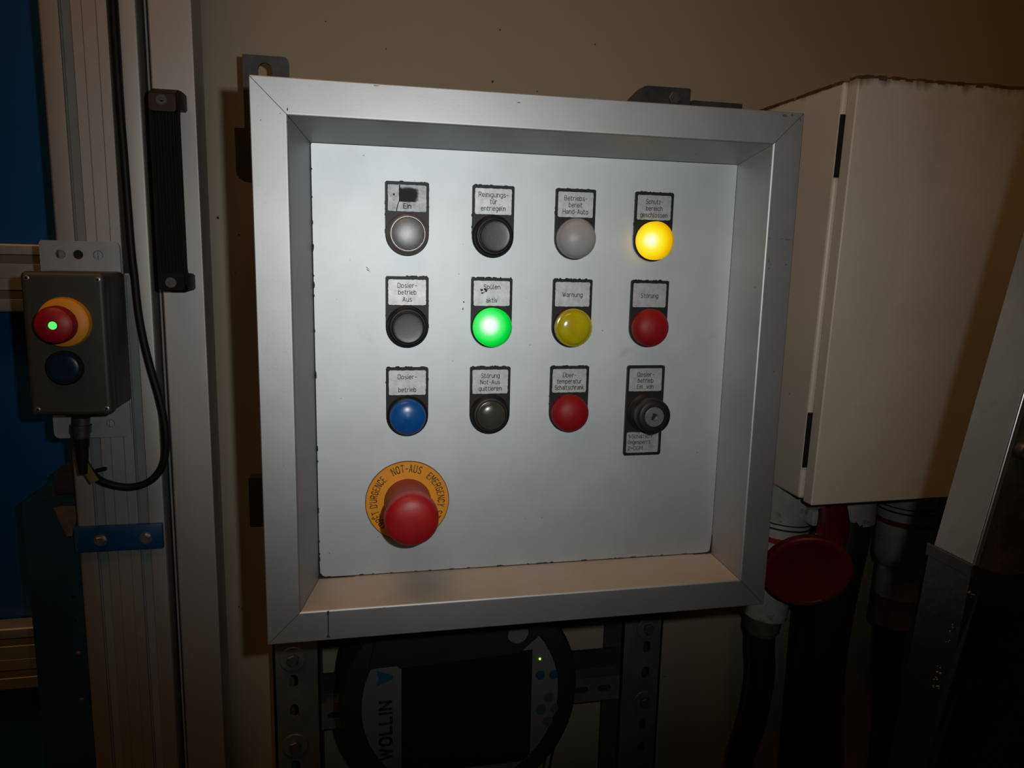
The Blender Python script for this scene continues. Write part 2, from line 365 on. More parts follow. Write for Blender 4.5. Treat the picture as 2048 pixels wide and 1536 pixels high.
GLYPH = {                                      # single-stroke engraving letters: width, strokes (cap height 7, x-height 5)
 'A': (4, [[(0, 0), (2, 7), (4, 0)], [(.65, 2.2), (3.35, 2.2)]]), 'B': (4, [[(0, 0), (0, 7), (2.2, 7)] + _arc(2.2, 5.3, 1.6, 1.7, 90, -90) + [(0, 3.6)], [(2.2, 3.6)] + _arc(2.2, 1.8, 1.8, 1.8, 90, -90) + [(0, 0)]]),
 'C': (4, [_arc(2, 5, 2, 2, 10, 180) + _arc(2, 2, 2, 2, 180, 350)]), 'D': (4, [[(0, 0), (0, 7), (2.2, 7)] + _arc(2.2, 5.2, 1.8, 1.8, 90, 0) + _arc(2.2, 1.8, 1.8, 1.8, 0, -90) + [(0, 0)]]),
 'E': (3.6, _E), 'G': (4, [_arc(2, 5, 2, 2, 10, 180) + _arc(2, 2, 2, 2, 180, 360) + [(4, 3.4), (2.4, 3.4)]]), 'H': (4, [[(0, 0), (0, 7)], [(4, 0), (4, 7)], [(0, 3.6), (4, 3.6)]]),
 'I': (0, [[(0, 0), (0, 7)]]), 'L': (3.4, [[(0, 7), (0, 0), (3.4, 0)]]), 'M': (4.6, [[(0, 0), (0, 7), (2.3, 2.4), (4.6, 7), (4.6, 0)]]), 'N': (4, [[(0, 0), (0, 7), (4, 0), (4, 7)]]),
 'O': (4, [_O]), 'P': (4, [[(0, 0), (0, 7), (2.2, 7)] + _arc(2.2, 5.2, 1.8, 1.8, 90, -90) + [(0, 3.4)]]), 'R': (4, [[(0, 0), (0, 7), (2.2, 7)] + _arc(2.2, 5.2, 1.8, 1.8, 90, -90) + [(0, 3.4)], [(2.2, 3.4), (4, 0)]]),
 'S': (4, [_arc(2, 5.25, 1.9, 1.75, 25, 270) + _arc(2, 1.75, 2, 1.75, 90, -155)]), 'T': (4, [[(0, 7), (4, 7)], [(2, 7), (2, 0)]]), 'U': (4, [_up]), 'W': (5.6, [[(0, 7), (1.4, 0), (2.8, 6), (4.2, 0), (5.6, 7)]]),
 'Y': (4, [[(0, 7), (2, 3.4), (4, 7)], [(2, 3.4), (2, 0)]]), 'Ü': (4, [_up] + _dots(1.2, 2.8, 7.9)), 'Ê': (3.6, _E + [[(.6, 8), (1.8, 9), (3, 8)]]),
 'a': (3.5, [_arc(1.75, 3.3, 1.6, 1.7, 150, 0) + [(3.4, 0)], [(3.4, 2.9), (1.6, 2.9)] + _arc(1.6, 1.45, 1.5, 1.45, 90, 270) + [(2.4, .1), (3.4, 1)]]),
 'b': (3.6, [[(0, 7), (0, 0)], _bowl]), 'c': (3.4, [_arc(1.8, 3.2, 1.8, 1.8, 25, 180) + _arc(1.8, 1.8, 1.8, 1.8, 180, 335)]), 'd': (3.6, [[(3.6, 7), (3.6, 0)], _bowl]),
 'e': (3.6, [[(0, 2.6), (3.6, 2.6), (3.6, 3.2)] + _arc(1.8, 3.2, 1.8, 1.8, 0, 180) + _arc(1.8, 1.8, 1.8, 1.8, 180, 325)]), 'g': (3.6, [_bowl, [(3.6, 5), (3.6, -.4)] + _arc(1.9, -.4, 1.7, 1.6, 0, -140)]),
 'h': (3.5, [[(0, 0), (0, 7)], _arc(1.75, 3.2, 1.75, 1.8, 180, 0) + [(3.5, 0)]]), 'i': (0, [[(0, 0), (0, 5)], [(0, 6.4), (0, 6.9)]]), 'k': (3.2, [[(0, 0), (0, 7)], [(3, 5), (0, 2)], [(1.1, 3.1), (3.2, 0)]]),
 'l': (1, [[(0, 7), (0, 1)] + _arc(1, 1, 1, 1, 180, 270)]), 'm': (5.6, [[(0, 0), (0, 5)], _arc(1.4, 3.5, 1.4, 1.5, 180, 0) + [(2.8, 0)], _arc(4.2, 3.5, 1.4, 1.5, 180, 0) + [(5.6, 0)]]),
 'n': (3.5, [[(0, 0), (0, 5)], _arc(1.75, 3.2, 1.75, 1.8, 180, 0) + [(3.5, 0)]]), 'o': (3.6, [_bowl]), 'p': (3.6, [[(0, 5), (0, -2)], _bowl]), 'q': (3.6, [[(3.6, 5), (3.6, -2)], _bowl]),
 'r': (2.6, [[(0, 0), (0, 5)], _arc(1.7, 3.3, 1.7, 1.7, 180, 60)]), 's': (3.3, [_arc(1.65, 3.75, 1.5, 1.25, 25, 270) + _arc(1.65, 1.25, 1.65, 1.25, 90, -155)]),
 't': (2.6, [[(.8, 6.6), (.8, 1.1)] + _arc(1.9, 1.1, 1.1, 1.1, 180, 270) + [(2.5, 0)], [(0, 5), (2.4, 5)]]), 'u': (3.5, [_u + [(3.5, 5)], [(3.5, 2), (3.5, 0)]]), 'ü': (3.5, [_u + [(3.5, 5)], [(3.5, 2), (3.5, 0)]] + _dots(1, 2.5, 6.3)),
 'ö': (3.6, [_bowl] + _dots(1, 2.6, 6.3)), 'v': (3.4, [[(0, 5), (1.7, 0), (3.4, 5)]]), 'z': (3.2, [[(0, 5), (3.2, 5), (0, 0), (3.2, 0)]]),
 '0': (3.8, [_O]), '1': (1.8, [[(0, 5.4), (1.8, 7), (1.8, 0)]]), '2': (3.9, [_arc(1.95, 5.1, 1.9, 1.9, 170, -35) + [(0, 0), (3.9, 0)]]), '-': (2.6, [[(0, 3.1), (2.6, 3.1)]]), '=': (3, [[(0, 2.2), (3, 2.2)], [(0, 4.2), (3, 4.2)]]),
 '.': (0, [[(0, 0), (0, .4)]]), "'": (0, [[(0, 7), (0, 5.2)]]), ' ': (2.0, []),
}
def stroke_bm(s, H, y, width=None, w=.42, gap=1.75):
    """engraved lettering starting at x = 0, baseline z = 0, cap height H mm, total width in mm, stroke w mm"""
    bm = bmesh.new(); k = H / 7; x = 0; segs = []
    for ch in s:
        gw, st = GLYPH[ch]
        for line in st: segs.append([(x + p[0], p[1]) for p in line])
        x += gw + gap
    tot = x - gap; kx = (width / tot) if width else k * .9
    def disc(px, pz):
        bm.faces.new([bm.verts.new((px + w / 2 * math.cos(q * pi / 4), y, pz + w / 2 * math.sin(q * pi / 4))) for q in range(8)])
    for line in segs:
        P_ = [(p[0] * kx, p[1] * k) for p in line]
        for a_, b_ in zip(P_, P_[1:]):
            dx, dz = b_[0] - a_[0], b_[1] - a_[1]; L_ = math.hypot(dx, dz)
            if L_ < 1e-6: continue
            nx, nz = -dz / L_ * w / 2, dx / L_ * w / 2
            bm.faces.new([bm.verts.new(q) for q in ((a_[0] + nx, y, a_[1] + nz), (b_[0] + nx, y, b_[1] + nz), (b_[0] - nx, y, b_[1] - nz), (a_[0] - nx, y, a_[1] - nz))])
        for p in P_: disc(*p)
    return bm, tot * kx
def place_bm(t, x, z, rot=0):
    cr, sr = math.cos(rot), math.sin(rot)
    for v in t.verts:
        px, pz = v.co.x, v.co.z; v.co.x = x + px * cr - pz * sr; v.co.z = z + px * sr + pz * cr
    return t

# ------------------------------------------------------------------ the setting
def struct(name, bm, m):
    o = fin(name, bm, m); o['kind'] = 'structure'; return o
WY = 280
struct('wall_back', box(B(), -292, 2200, WY, WY + 120, -1300, 1500), m_wall)
bm = B(); random.seed(21)
for cx, cz, q in ((-254.8, 112.6, 1.6), (13.2, 256.4, 1.4), (-269.3, 223, 2.6), (-93.1, 279.4, .8), (19.9, 306, 1), (-236, 97, .9), (-241, 60, .8), (60, 250, .8), (120, 300, .9), (-150, 300, .8), (-250, -290, 1), (-247, -292, .7), (140, -330, .9), (240, -420, 1.2)):
    bm.faces.new([bm.verts.new((cx + q * math.cos(k * pi / 4) * random.uniform(.6, 1.1), WY - .15, cz + q * math.sin(k * pi / 4) * random.uniform(.6, 1.1))) for k in range(8)])
o = fin('paint_chips', bm, m_smudge, bpy.data.objects['wall_back']); o['kind'] = 'stuff'
struct('floor', box(B(), -2600, 2600, -3000, WY + 900, -1400, -1300), m_floor)

# ------------------------------------------------------------------ machine guard on the left
def tslot_profile(x0, x1, y0, y1, slots, grooves=(), rl=2.2, rr=2.2, depth=11):
    """outline of an extrusion: front face at y0 with undercut slots of 9.6 mm and thin decorative grooves"""
    pts = []
    def arc(cx, cy, r, a0_, a1_, n=4): return [(cx + r * math.cos(a0_ + (a1_ - a0_) * i / n), cy + r * math.sin(a0_ + (a1_ - a0_) * i / n)) for i in range(n + 1)]
    pts += arc(x0 + rl, y0 + rl, rl, pi, 1.5 * pi)
    feats = sorted([(s, 's') for s in slots] + [(g, 'g') for g in grooves])
    for xx, k in feats:
        if k == 's':
            h = 4.8
            pts += [(xx - h, y0), (xx - h + .6, y0 + 1), (xx - h + .6, y0 + 3.5), (xx - h - 4, y0 + 3.5), (xx - h - 4, y0 + depth), (xx + h + 4, y0 + depth), (xx + h + 4, y0 + 3.5), (xx + h - .6, y0 + 3.5), (xx + h - .6, y0 + 1), (xx + h, y0)]
        else:
            pts += [(xx - .35, y0), (xx, y0 + .6), (xx + .35, y0)]
    pts += arc(x1 - rr, y0 + rr, rr, 1.5 * pi, 2 * pi)
    pts += [(x1, y1), (x0, y1)]
    return pts
Z0, Z1 = -1300, 800
t = thing('blue_guard_panel', 'blue guard sheet behind the aluminium posts at the left edge', 'panel', (-600, 345, Z0))
F = Frame(t)
F.part('sheet', box(B(), -1300, -330, 345, 350, Z0, Z1), m_blue)
def hprof(z0, label, yf=318):
    zc = (z0[0] + z0[1]) / 2; h = (z0[1] - z0[0])
    t = thing('aluminium_crossbar', label, 'aluminium profile', (-600, yf, z0[0]), 'horizontal bars of the blue guard')
    F = Frame(t); bm = B()
    pr_ = tslot_profile(0, h, 0, 24, (h * .26, h * .78), (h * .5,), depth=9)
    prism(bm, pr_, 0, 900)
    for v in bm.verts:
        x, y, z = v.co; v.co = (-340 - z, yf + y, z0[0] + x)
    F.part('profile', bm, m_alu)
    for s, o in ((.26, 0), (.78, 0)):
        F.part('cover_strip', box(B(), -1240, -340, yf + .7, yf + 2.4, z0[0] + h * s - 4.1, z0[0] + h * s + 4.1), m_barstrip)
hprof((17, 83.5), 'horizontal aluminium bar behind the control station with the yellow collar')
hprof((-384, -314.5), 'horizontal aluminium bar at the lower left corner below the control station')

t = thing('guard_post', 'wide grooved aluminium post carrying the small emergency stop station', 'aluminium profile', (-341, 245, Z0))
F = Frame(t)
bm = prism(B(), tslot_profile(-379, -303.6, 220, 268, (-359, -322), (-346, -335)), Z0, Z1); F.part('profile', bm, m_alu)
def strip(x, z0, z1):
    bm = B(); prism(bm, [(x - 4.1, 220.9), (x - 3.3, 220.9), (x - 2.9, 222.2), (x + 2.9, 222.2), (x + 3.3, 220.9), (x + 4.1, 220.9), (x + 4.1, 223.4), (x - 4.1, 223.4)], z0, z1); return bm
F.part('cover_strip', strip(-359, Z0, Z1), m_strip)
F.part('cover_strip', strip(-322, Z0, 58), m_strip)
F.part('slot_shade_fill', box(B(), -326.2, -317.8, 221.6, 226, 60, Z1), m_gasket_shade)  # added black fill that stands for the shade inside the open slot

t = thing('door_post', 'plain aluminium door post with the black ribbed pull handle', 'door frame', (-278, 245, Z0))
F = Frame(t)
def pround(x0, x1, y0, y1, r):
    return [(p[0], p[1]) for p in rrect(x0, x1, y0, y1, (0, 0, r, r))]
F.part('profile', prism(B(), pround(-295.2, -259.5, 220, 262, 1.6), Z0, Z1), m_alu, wn=True)
bm = B(); prism(bm, [(-302.6, 236), (-295.4, 236), (-295.4, 262), (-302.6, 262)], Z0, Z1); F.part('rubber_seal', bm, m_cable)
bm = B(); prism(bm, [(-299.4, 228), (-297.9, 228), (-297.9, 236), (-299.4, 236)], Z0, Z1); F.part('seal_lip', bm, m_strip)
# pull handle: bridge shape with ribbed grip
bm = B()
hx0, hx1 = -289, -266.8
side = [(220, 214), (203, 213.5), (190, 212), (181.5, 208), (178, 201), (178, 60), (180, 50.5), (186, 46.2), (220, 46), (220, 60.5), (192, 62), (189.5, 66), (189.5, 190), (192, 196.5), (220, 199)]
tt = bmesh.new(); A_ = [tt.verts.new((hx0, p[0], p[1])) for p in side]; D_ = [tt.verts.new((hx1, p[0], p[1])) for p in side]; n = len(side)
for i in range(n): tt.faces.new((A_[i], A_[(i + 1) % n], D_[(i + 1) % n], D_[i]))
for row in (A_, D_):
    bmesh.ops.triangle_fill(tt, use_beauty=True, edges=[tt.edges.get((row[i], row[(i + 1) % n])) for i in range(n)])
bmesh.ops.bevel(tt, geom=[e for e in tt.edges if abs(e.verts[0].co.x - e.verts[1].co.x) < 1e-3 and len(e.link_faces) == 2 and e.link_faces[0].normal.angle(e.link_faces[1].normal, 0) > .8 and abs((e.verts[0].co - e.verts[1].co).x) < 1e-3 and (abs(e.link_faces[0].normal.x) > .9) != (abs(e.link_faces[1].normal.x) > .9)], offset=1.2, segments=2, affect='EDGES')
merge(bm, tt)
hd = F.part('pull_handle', bm, m_handle, label='black ribbed pull handle')
for i in range(7):
    x = hx0 + 3.2 + i * (hx1 - hx0 - 6.4) / 6
    F.part('grip_rib', box(B(), x - .8, x + .8, 177, 179, 64, 192, .3, 1), m_handle, hd)
for zc, nm, mm in ((203.5, 'top', m_handlecap_lit), (53, 'bottom', m_handle)):
    bm = B(); plate(bm, rrect(hx0 + .8, hx1 - .8, (192.5 if nm == 'top' else 47.5), (206 if nm == 'top' else 62), 2.6), [circ(-278.5, zc - (2 if nm == 'top' else -1), 4.4)], 176.9, 178.6)
    F.part('end_cap', bm, mm, hd)
    zz = zc - (2 if nm == 'top' else -1)
    bm = B(); lathe(bm, [(4.4, 1), (4.4, 0), (3.6, 0), (3.6, .35), (1.7, .35), (1.5, -.2), (0, -.2)], (-278.5, 177.8, zz), (0, -1, 0), 18); F.part('socket_screw', bm, m_boltdk, hd)

# blue bracket with two bolts
t = thing('blue_bracket', 'small blue painted flat bracket with two hex bolts across the wide post', 'bracket', (-342, 214, -183))
F = Frame(t)
bm = B(); box(bm, -380.5, -305.2, 214, 219.8, -195.5, -171.3, .8, 2); F.part('flat_bar', bm, m_bluebr)
for x in (-358.2, -319.8):
    bm = B(); lathe(bm, [(5.6, -.1), (5.6, .9), (2, .9)], (x, 214, -184.2), seg=24); hexa(bm, (x, 213.2, -184.2), 4.6, 3.2, rot=random.random()); F.part('hex_bolt', bm, m_bolt)

# dark blue cover left of the post
t = thing('blue_cover_rail', 'tall dark blue cover plate with bare rusty patch left of the wide post', 'cover', (-405, 240, Z0))
F = Frame(t)
holes = [circ(-389.7, z, 1.7, 12) for z in (-243.9, -268.2)]
bm = B(); plate(bm, [(-426, Z0), (-381.5, Z0), (-381.5, -148), (-408, -147.5), (-426, -150)], holes, 228, 300); F.part('cover', bm, m_dkblue)
bm = B()
for z in (-243.9, -268.2): lathe(bm, [(0, 0), (2.4, 0)], (-389.7, 232, z), seg=10)
F.part('hole_floor', bm, m_gasket_shade)
for z in (-301.6, -350.3):
    bm = B(); lathe(bm, [(0, 1.6), (1.8, 1.4), (2.6, .8), (2.8, -.3)], (-389.4, 228, z), seg=16); F.part('screw', bm, m_boltdk)
bm = B(); plate(bm, [(-400, -155.5), (-391, -154.2), (-382, -155), (-381.8, -168), (-386.5, -183.5), (-391, -183.3), (-396, -169)], [], 227.4, 228); F.part('bare_metal_patch', bm, m_barerust, label='bare rusty wedge shaped patch')
bm = B(); box(bm, -403, -381.5, 240, 280, -147.6, -126.5, 1, 2); F.part('stop_block', bm, m_gasket_shade)

# ------------------------------------------------------------------ control station on its plate
t = thing('control_station', 'small grey control station with yellow collared emergency stop on the wide post', 'control box', (-353, 218, 4))
F = Frame(t)
bm = B()
plate(bm, rrect(-390, -326.6, -87, 87, (5, 3, 5, 5)), [circ(x, 75.3, 4.0, 20) for x in (-374, -360, -344.2)] + [circ(x, -74.3, 3.6, 20) for x in (-369, -343.2)], 214, 216.5)
F.part('mounting_plate', bm, m_galvlight)
bm = B(); box(bm, -383, -323.5, 166, 214, -53.5, 61.5, 4.5, 4); F.part('housing', bm, m_box, wn=True)
bm = B(); box(bm, -383.8, -322.9, 152, 165.4, -54.2, 62.2, 4.2, 4); cv = F.part('cover', bm, m_box, wn=True)
for x, z in ((-378.8, 57), (-327.6, 56.4), (-378.4, -48.5), (-327.4, -48.6)):
    bm = B(); lathe(bm, [(2.2, -.2), (2.2, .3), (1.8, .5), (.9, .55), (.8, .0), (0, .0)], (x, 152, z), seg=16); F.part('screw', bm, m_bolt, cv)
bm = B(); lathe(bm, [(5.2, 0), (5.2, 3.4), (0, 3.4)], (-360, 220, 75.3), seg=20); F.part('dark_hole_disc', bm, m_gasket_shade)  # black disc added behind the plate's middle hole to make it look dark
bm = B(); lathe(bm, [(20, 0), (20, 1), (19, 4.5), (16, 6.4), (11, 6.8), (11, 0)], (-353.6, 152, 22.4), seg=48); F.part('yellow_collar', bm, m_estopyel, label='orange yellow round collar')
bm = B(); lathe(bm, [(11, 5), (11, 12), (13.2, 14), (14.6, 17), (14.6, 22), (13.4, 25.5), (10.5, 27.6), (4.4, 28.4), (4.2, 27.2), (0, 27.2)], (-353.2, 152, 22.2), seg=48)
eb = F.part('emergency_button', bm, m_estop, label='red mushroom button with a lit green eye')
bm = B(); lathe(bm, [(3.1, 0)] + dome(3.1, 0, 1, 4), (-353.2, 124.8, 22.2), seg=24); F.part('pilot_lamp', bm, m_greenled, eb, label='lit green eye')
bm = B(); lathe(bm, [(14, 0), (14, 3), (12.6, 4.5), (11.6, 4.5), (11.4, 2.2)], (-355.6, 152, -14.2), seg=40); F.part('button_bezel', bm, m_blackring)
bm = B(); lathe(bm, [(11.3, 1), (11.3, 4.2)] + dome(11, 4.4, 5.4, 4), (-355.6, 152, -14.2), seg=40); F.part('push_button', bm, m_btnblue, label='dark blue flat push button')

t = thing('station_cable', 'black cable looping from the station connector up along the wide post', 'cable', (-357, 190, -70))
F = Frame(t)
path = [(-360.5, 190, -84), (-361, 192, -98), (-358.5, 198, -112), (-351, 204, -124.5), (-338, 208, -131.5), (-324, 209, -132.5), (-310, 209, -126.5), (-300, 208, -113), (-295.8, 206, -92), (-296.5, 206, -70), (-300, 207, -48), (-306.5, 210, -22), (-311.5, 213, 2), (-315, 215.5, 28), (-316.6, 216.9, 56), (-318.0, 217.5, 80), (-318.6, 217.6, 110)]
bm = B(); tube(bm, path + [(-319.4, 217.7, 160), (-320.6, 217.7, 230), (-320.8, 217.7, 400), (-320.8, 217.7, 795)], 3.3, 14, 8); F.part('cable', bm, m_cable)
bm = B(); lathe(bm, [(0, -4), (6.5, -4), (6.5, 2), (7.8, 2.5), (7.8, 9.5), (6.8, 10), (6.8, 14), (0, 14)], (-358.3, 188, -66.5), (-.10, .02, -1), 20)
F.part('knurled_nut', bm, m_connector)
bm = B(); lathe(bm, [(0, 0), (6.2, 0), (5.8, 8), (5.2, 12), (5, 20), (3.9, 26), (3.4, 34), (0, 34)], (-359.6, 188.4, -79.5), (-.04, .06, -1), 20); F.part('connector_sleeve', bm, m_cable)
bm = B(); tube(bm, [(-353, 190.4, -70), (-355, 189, -74), (-357.5, 183, -70)], 1.2, 8, 4); F.part('nut_ear', bm, m_galv)
bm = B(); box(bm, -3.6, 3.6, -.6, .6, -10.5, 10.5, .3, 1); bmesh.ops.transform(bm, matrix=Matrix.Translation((-357.6, 193.2, -113)) @ Matrix.Rotation(math.radians(-26), 4, 'Y'), verts=bm.verts[:]); F.part('cable_tag', bm, m_tag, label='olive flat cable tag')
bm = B(); tube(bm, [(-352, 195, -112.5), (-346, 194, -111), (-343, 194, -110.5)], 1.7, 8, 3); F.part('tie_end', bm, m_cable)

# ------------------------------------------------------------------ the operator panel
PW, PH = 190.2, 188.45
t = panel = thing('operator_panel', 'square control panel with deep mitred aluminium frame and three rows of buttons', 'control panel', (0, 28.2, 0))
F = Frame(t)
# frame bars
cs = [(1.0, 31), (0, 30), (0, .8)] + [(.8 - .8 * math.cos(k * pi / 8), .8 - .8 * math.sin(k * pi / 8)) for k in (1, 2, 3)] + [(.8, 0)]
a_in = math.atan2(28.2, 11.9)                       # slope of the inner flange
def arcpts():
    # fillet between the flat front (y=0) and the sloping inner flange starting at w=22.52
    r = 2.0; phi = a_in; d = r * math.tan(phi / 2); cx, cy = 22.52 - d, r
    return [(cx + r * math.sin(k * phi / 6), cy - r * math.cos(k * phi / 6)) for k in range(7)]
cs += arcpts() + [(34.4, 28.0), (34.4, 31)]
def bar(s):
    bm = B(); rings = []
    for end in (-1, 1):
        ring = []
        for w, y in cs:
            e = .24
            if s in 'TB': x = end * (PW - w - e); z = (PH - w) * (1 if s == 'T' else -1)
            else: x = (PW - w) * (1 if s == 'R' else -1); z = end * (PH - w - e)
            ring.append(bm.verts.new((x, y, z)))
        rings.append(ring)
    n = len(cs)
    for i in range(n): bm.faces.new((rings[0][i], rings[0][(i + 1) % n], rings[1][(i + 1) % n], rings[1][i]))
    for r in rings: bm.faces.new(r)
    return bm
for s in 'TRBL': F.part('frame_bar', bar(s), m_frame, wn=True, sharp=50)
for sx in (-1, 1):
    for sz in (-1, 1):
        bm = B()
        # dark mitre joint filler just below the surface of the bars
        q = [(w, y) for w, y in cs]; ring1 = []; ring2 = []
        for w, y in q:
            yy = y + .14; ww = w if w > 1 else w + .3
            ring1.append(bm.verts.new((sx * (PW - ww) + .26, yy, sz * (PH - ww)))); ring2.append(bm.verts.new((sx * (PW - ww) - .26, yy, sz * (PH - ww))))
        for i in range(len(q) - 1): bm.faces.new((ring1[i], ring1[i + 1], ring2[i + 1], ring2[i]))
        F.part('mitre_seam', bm, m_gasket_shade)
ix, iz = PW - 34.4, PH - 34.4
bm = B(); box(bm, -ix - 3, ix + 3, 29.3, 30.3, -iz - 3, iz + 3)
F.part('sealant', bm, m_gasket_shade)
bm = B(); plate(bm, rrect(-ix + .75, ix - .35, -iz + .9, iz - .35, (.8, 1.2, 5.5, 4.5), 5), [], 28.2, 29.2); F.part('front_plate', bm, m_panel)
# grimy sealant wedges in the lower corners
bm = B(); random.seed(3)
def wedge(x, z, sx, sz, L1, L2):
    pts = [(x, z), (x + sx * L1, z), (x + sx * L1 * .5, z + sz * .7), (x + sx * 2.4, z + sz * 1.3), (x + sx * 1.2, z + sz * 2.6), (x + sx * .7, z + sz * L2 * .5), (x, z + sz * L2)]
    bm = B(); plate(bm, pts, [], 27.6, 28.3); F.part('corner_sealant', bm, m_gasket_shade)
wedge(-ix, -iz, 1, 1, 26, 30); wedge(ix, -iz, -1, 1, 16, 16)
bm = B(); box(bm, -PW + 2.5, PW - 2.5, 31, 218, -PH + 3, PH - 3, 3, 3); F.part('enclosure_body', bm, m_body, wn=True)
# mounting lugs
bm = B(); plate(bm, rrect(-218, -179.8, 150, 247.3, (4.5, .6, 1, 1)), [slot(-199.6, 229, 12, 25)], 203.5, 207); F.part('mounting_lug', bm, m_dksteel)
bm = B(); plate(bm, rrect(-226.3, -186, 142, 186.4, (1, 1, 8, 1)), [], 203, 218); F.part('mounting_lug', bm, m_dksteel)
bm = B(); plate(bm, rrect(-225.5, -186, -175, -127, (1, 1, 2, 1)), [], 203, 218); F.part('mounting_lug', bm, m_dksteel)
bm = B()
plate(bm, [(147.8, 150), (194.3, 150), (194.3, 245.2), (193, 246.2), (149, 245.9), (147.8, 245)], [circ(178, 228, 5, 16)], 203.5, 207)
tt = bmesh.new(); q = [(147.8, 203.5, 245.9), (136, 203.5, 234), (126, 203.5, 226), (126, 203.5, 190), (147.8, 203.5, 190)]
v0 = [tt.verts.new(p) for p in q]; v1 = [tt.verts.new((p[0], 214, p[2])) for p in q]
for i in range(5): tt.faces.new((v0[i], v0[(i + 1) % 5], v1[(i + 1) % 5], v1[i]))
tt.faces.new(v0); tt.faces.new(v1[::-1]); merge(bm, tt)
lug = F.part('mounting_lug', bm, m_dksteel)
bm = B(); hexa(bm, (177, 203.5, 236), 6.2, 3.5); F.part('hex_bolt', bm, m_boltdk, lug)
# small dark scuffs on the frame
bm = B(); random.seed(5)
for cx, cz, w, h in ((-167.5, 169.3, .7, 2.4), (-167, 164.8, .8, 2.2), (-167.8, 161.5, .6, 1.4), (-149.0, -168.6, 1.5, 1.2)):
    plate(bm, [(cx + w * .5 * math.cos(k * pi / 4) * random.uniform(.6, 1.1), cz + h * .5 * math.sin(k * pi / 4) * random.uniform(.6, 1.1)) for k in range(8)], [], -.06, .02)
plate(bm, [(-149.6, -166.3), (-147.9, -166.2), (-148.4, -170), (-148.5, -184), (-147.6, -186.4), (-150.3, -186.2), (-149.2, -183.5), (-149.1, -170)], [], -.07, .02)
F.part('scuff_marks', bm, m_smudge)['kind'] = 'stuff'
def rag(bm, cx, cz, w, h, y, n=9):
    vs = [bm.verts.new((cx + w / 2 * math.cos(2 * pi * k / n) * random.uniform(.55, 1.1), y, cz + h / 2 * math.sin(2 * pi * k / n) * random.uniform(.55, 1.1))) for k in range(n)]; bm.faces.new(vs)
bm = B()
for cx, cz, w, h in ((175, 185.6, 5, 2.2), (180.5, 186.3, 3.5, 1.8), (187.2, 184, 1.6, 2.6), (170.3, 99.6, 3, .8), (184.5, 98.8, 6, 1.0), (180, 99.4, 3, .5), (171, 83, 1.6, 4), (172.5, 80.5, 1.8, 2.2), (171.2, 77.6, 1.2, 1.6), (185.3, 80.6, 2, 1.2), (188.6, -187.2, 2.5, 1.6), (-113, 187, 5, .6), (-20, 182.5, 3, .8), (40, -180, 1.2, .8), (-176, -60, .8, .6), (-183.6, 162, .7, .9), (-172, 166.6, .8, .6), (-110, -166.9, 2, .5)):
    rag(bm, cx, cz, w, h, -.05)
F.part('frame_dirt', bm, m_scuff)['kind'] = 'stuff'
bm = B()
for cx, cz, w, h in ((54.5, 28.8, .9, 1.2), (-51.5, 44.1, .9, 2.2), (-51.0, 49, 1.2, 1.4), (-96.5, .1, 1.6, .5), (84.7, -70.3, .7, .7), (-34.7, -2.3, .7, 1.5), (-112.9, -124.5, 1.1, .9), (-130.5, 77.2, .6, .5), (-1.3, 17.9, .6, 1), (-58.7, 6.4, .6, .8), (137.8, -68.5, .8, .9), (-4.8, 52.4, .5, .5), (84, 66, 1, .8), (-40, 83, .5, .4), (-52, 90, .6, .4), (24, 92, .5, .5), (100, 30, .5, .4), (-140, 50, .5, .4), (-138, -20, .5, .7), (10, -110, .6, .5), (120, -20, .5, .5), (-45, -35, .6, .5), (60, 110, .4, .4), (-20, 120, .5, .4)):
    rag(bm, cx, cz, w, h, 28.1)
for x0_, z0_, x1_, z1_, w in ((-119.6, 72.6, -117.4, 70.6, .32), (-119.2, 70.9, -116.8, 69.3, .32), (-58.8, -153.3, -58.6, -150.4, .3)):
    bm.faces.new([bm.verts.new(q) for q in ((x0_, 28.1, z0_ - w), (x0_, 28.1, z0_ + w), (x1_, 28.1, z1_ + w * .3), (x1_, 28.1, z1_ - w * .3))])
for k in range(46):                            # ragged sealant crumbs along the bottom and left edges of the plate
    if k < 28: rag(bm, random.uniform(-150, 150), -iz + 1.1, random.uniform(1.5, 6), random.uniform(.5, 1.3), 28.0)
    else: rag(bm, -ix + .9, random.uniform(-150, 150), random.uniform(.5, 1.2), random.uniform(1.5, 6), 28.0)
F.part('plate_dirt', bm, m_smudge)['kind'] = 'stuff'

# ---- operator units
cols = [-91.4 + i * 60.458 for i in range(4)]; rows = [131.1 - j * 64.44 for j in range(3)]
FY = 28.2
cache = {}
def cached(key, fn, m):
    if key not in cache:
        o = fin('tmp', fn(), m); cache[key] = o.data; bpy.data.objects.remove(o)
    return cache[key]
# all unit pieces are built around the top centre of the holder, y = 0 on the front plate
def holder_bm():
    bm = B(); out = [(15, -1), (15, -35)] 
    o = []
    for k in range(0, 25):
        t_ = -pi * k / 24; o.append((15 * math.cos(t_), -35.4 + 15 * math.sin(t_)))
    outer = [(15 - .9, 0), (15, -.9)] + o + [(-15, -.9), (-15 + .9, 0)]
    inner = rrect(-13.4, 13.4, -20.3, -1.9, .8, 2)
    plate(bm, outer, [inner], -2.2, 0)
    plate(bm, inner, [], -1.1, 0)
    return bm
def keyholder_bm():
    bm = B(); outer = rrect(-15.2, 15.2, -70.6, 0, 1.6, 3)
    inner = rrect(-13.4, 13.4, -20.3, -1.9, .8, 2); inner2 = rrect(-13.4, 13.4, -68.8, -52.2, .8, 2)
    plate(bm, outer, [inner, inner2], -2.2, 0); plate(bm, inner, [], -1.1, 0); plate(bm, inner2, [], -1.1, 0)
    return bm
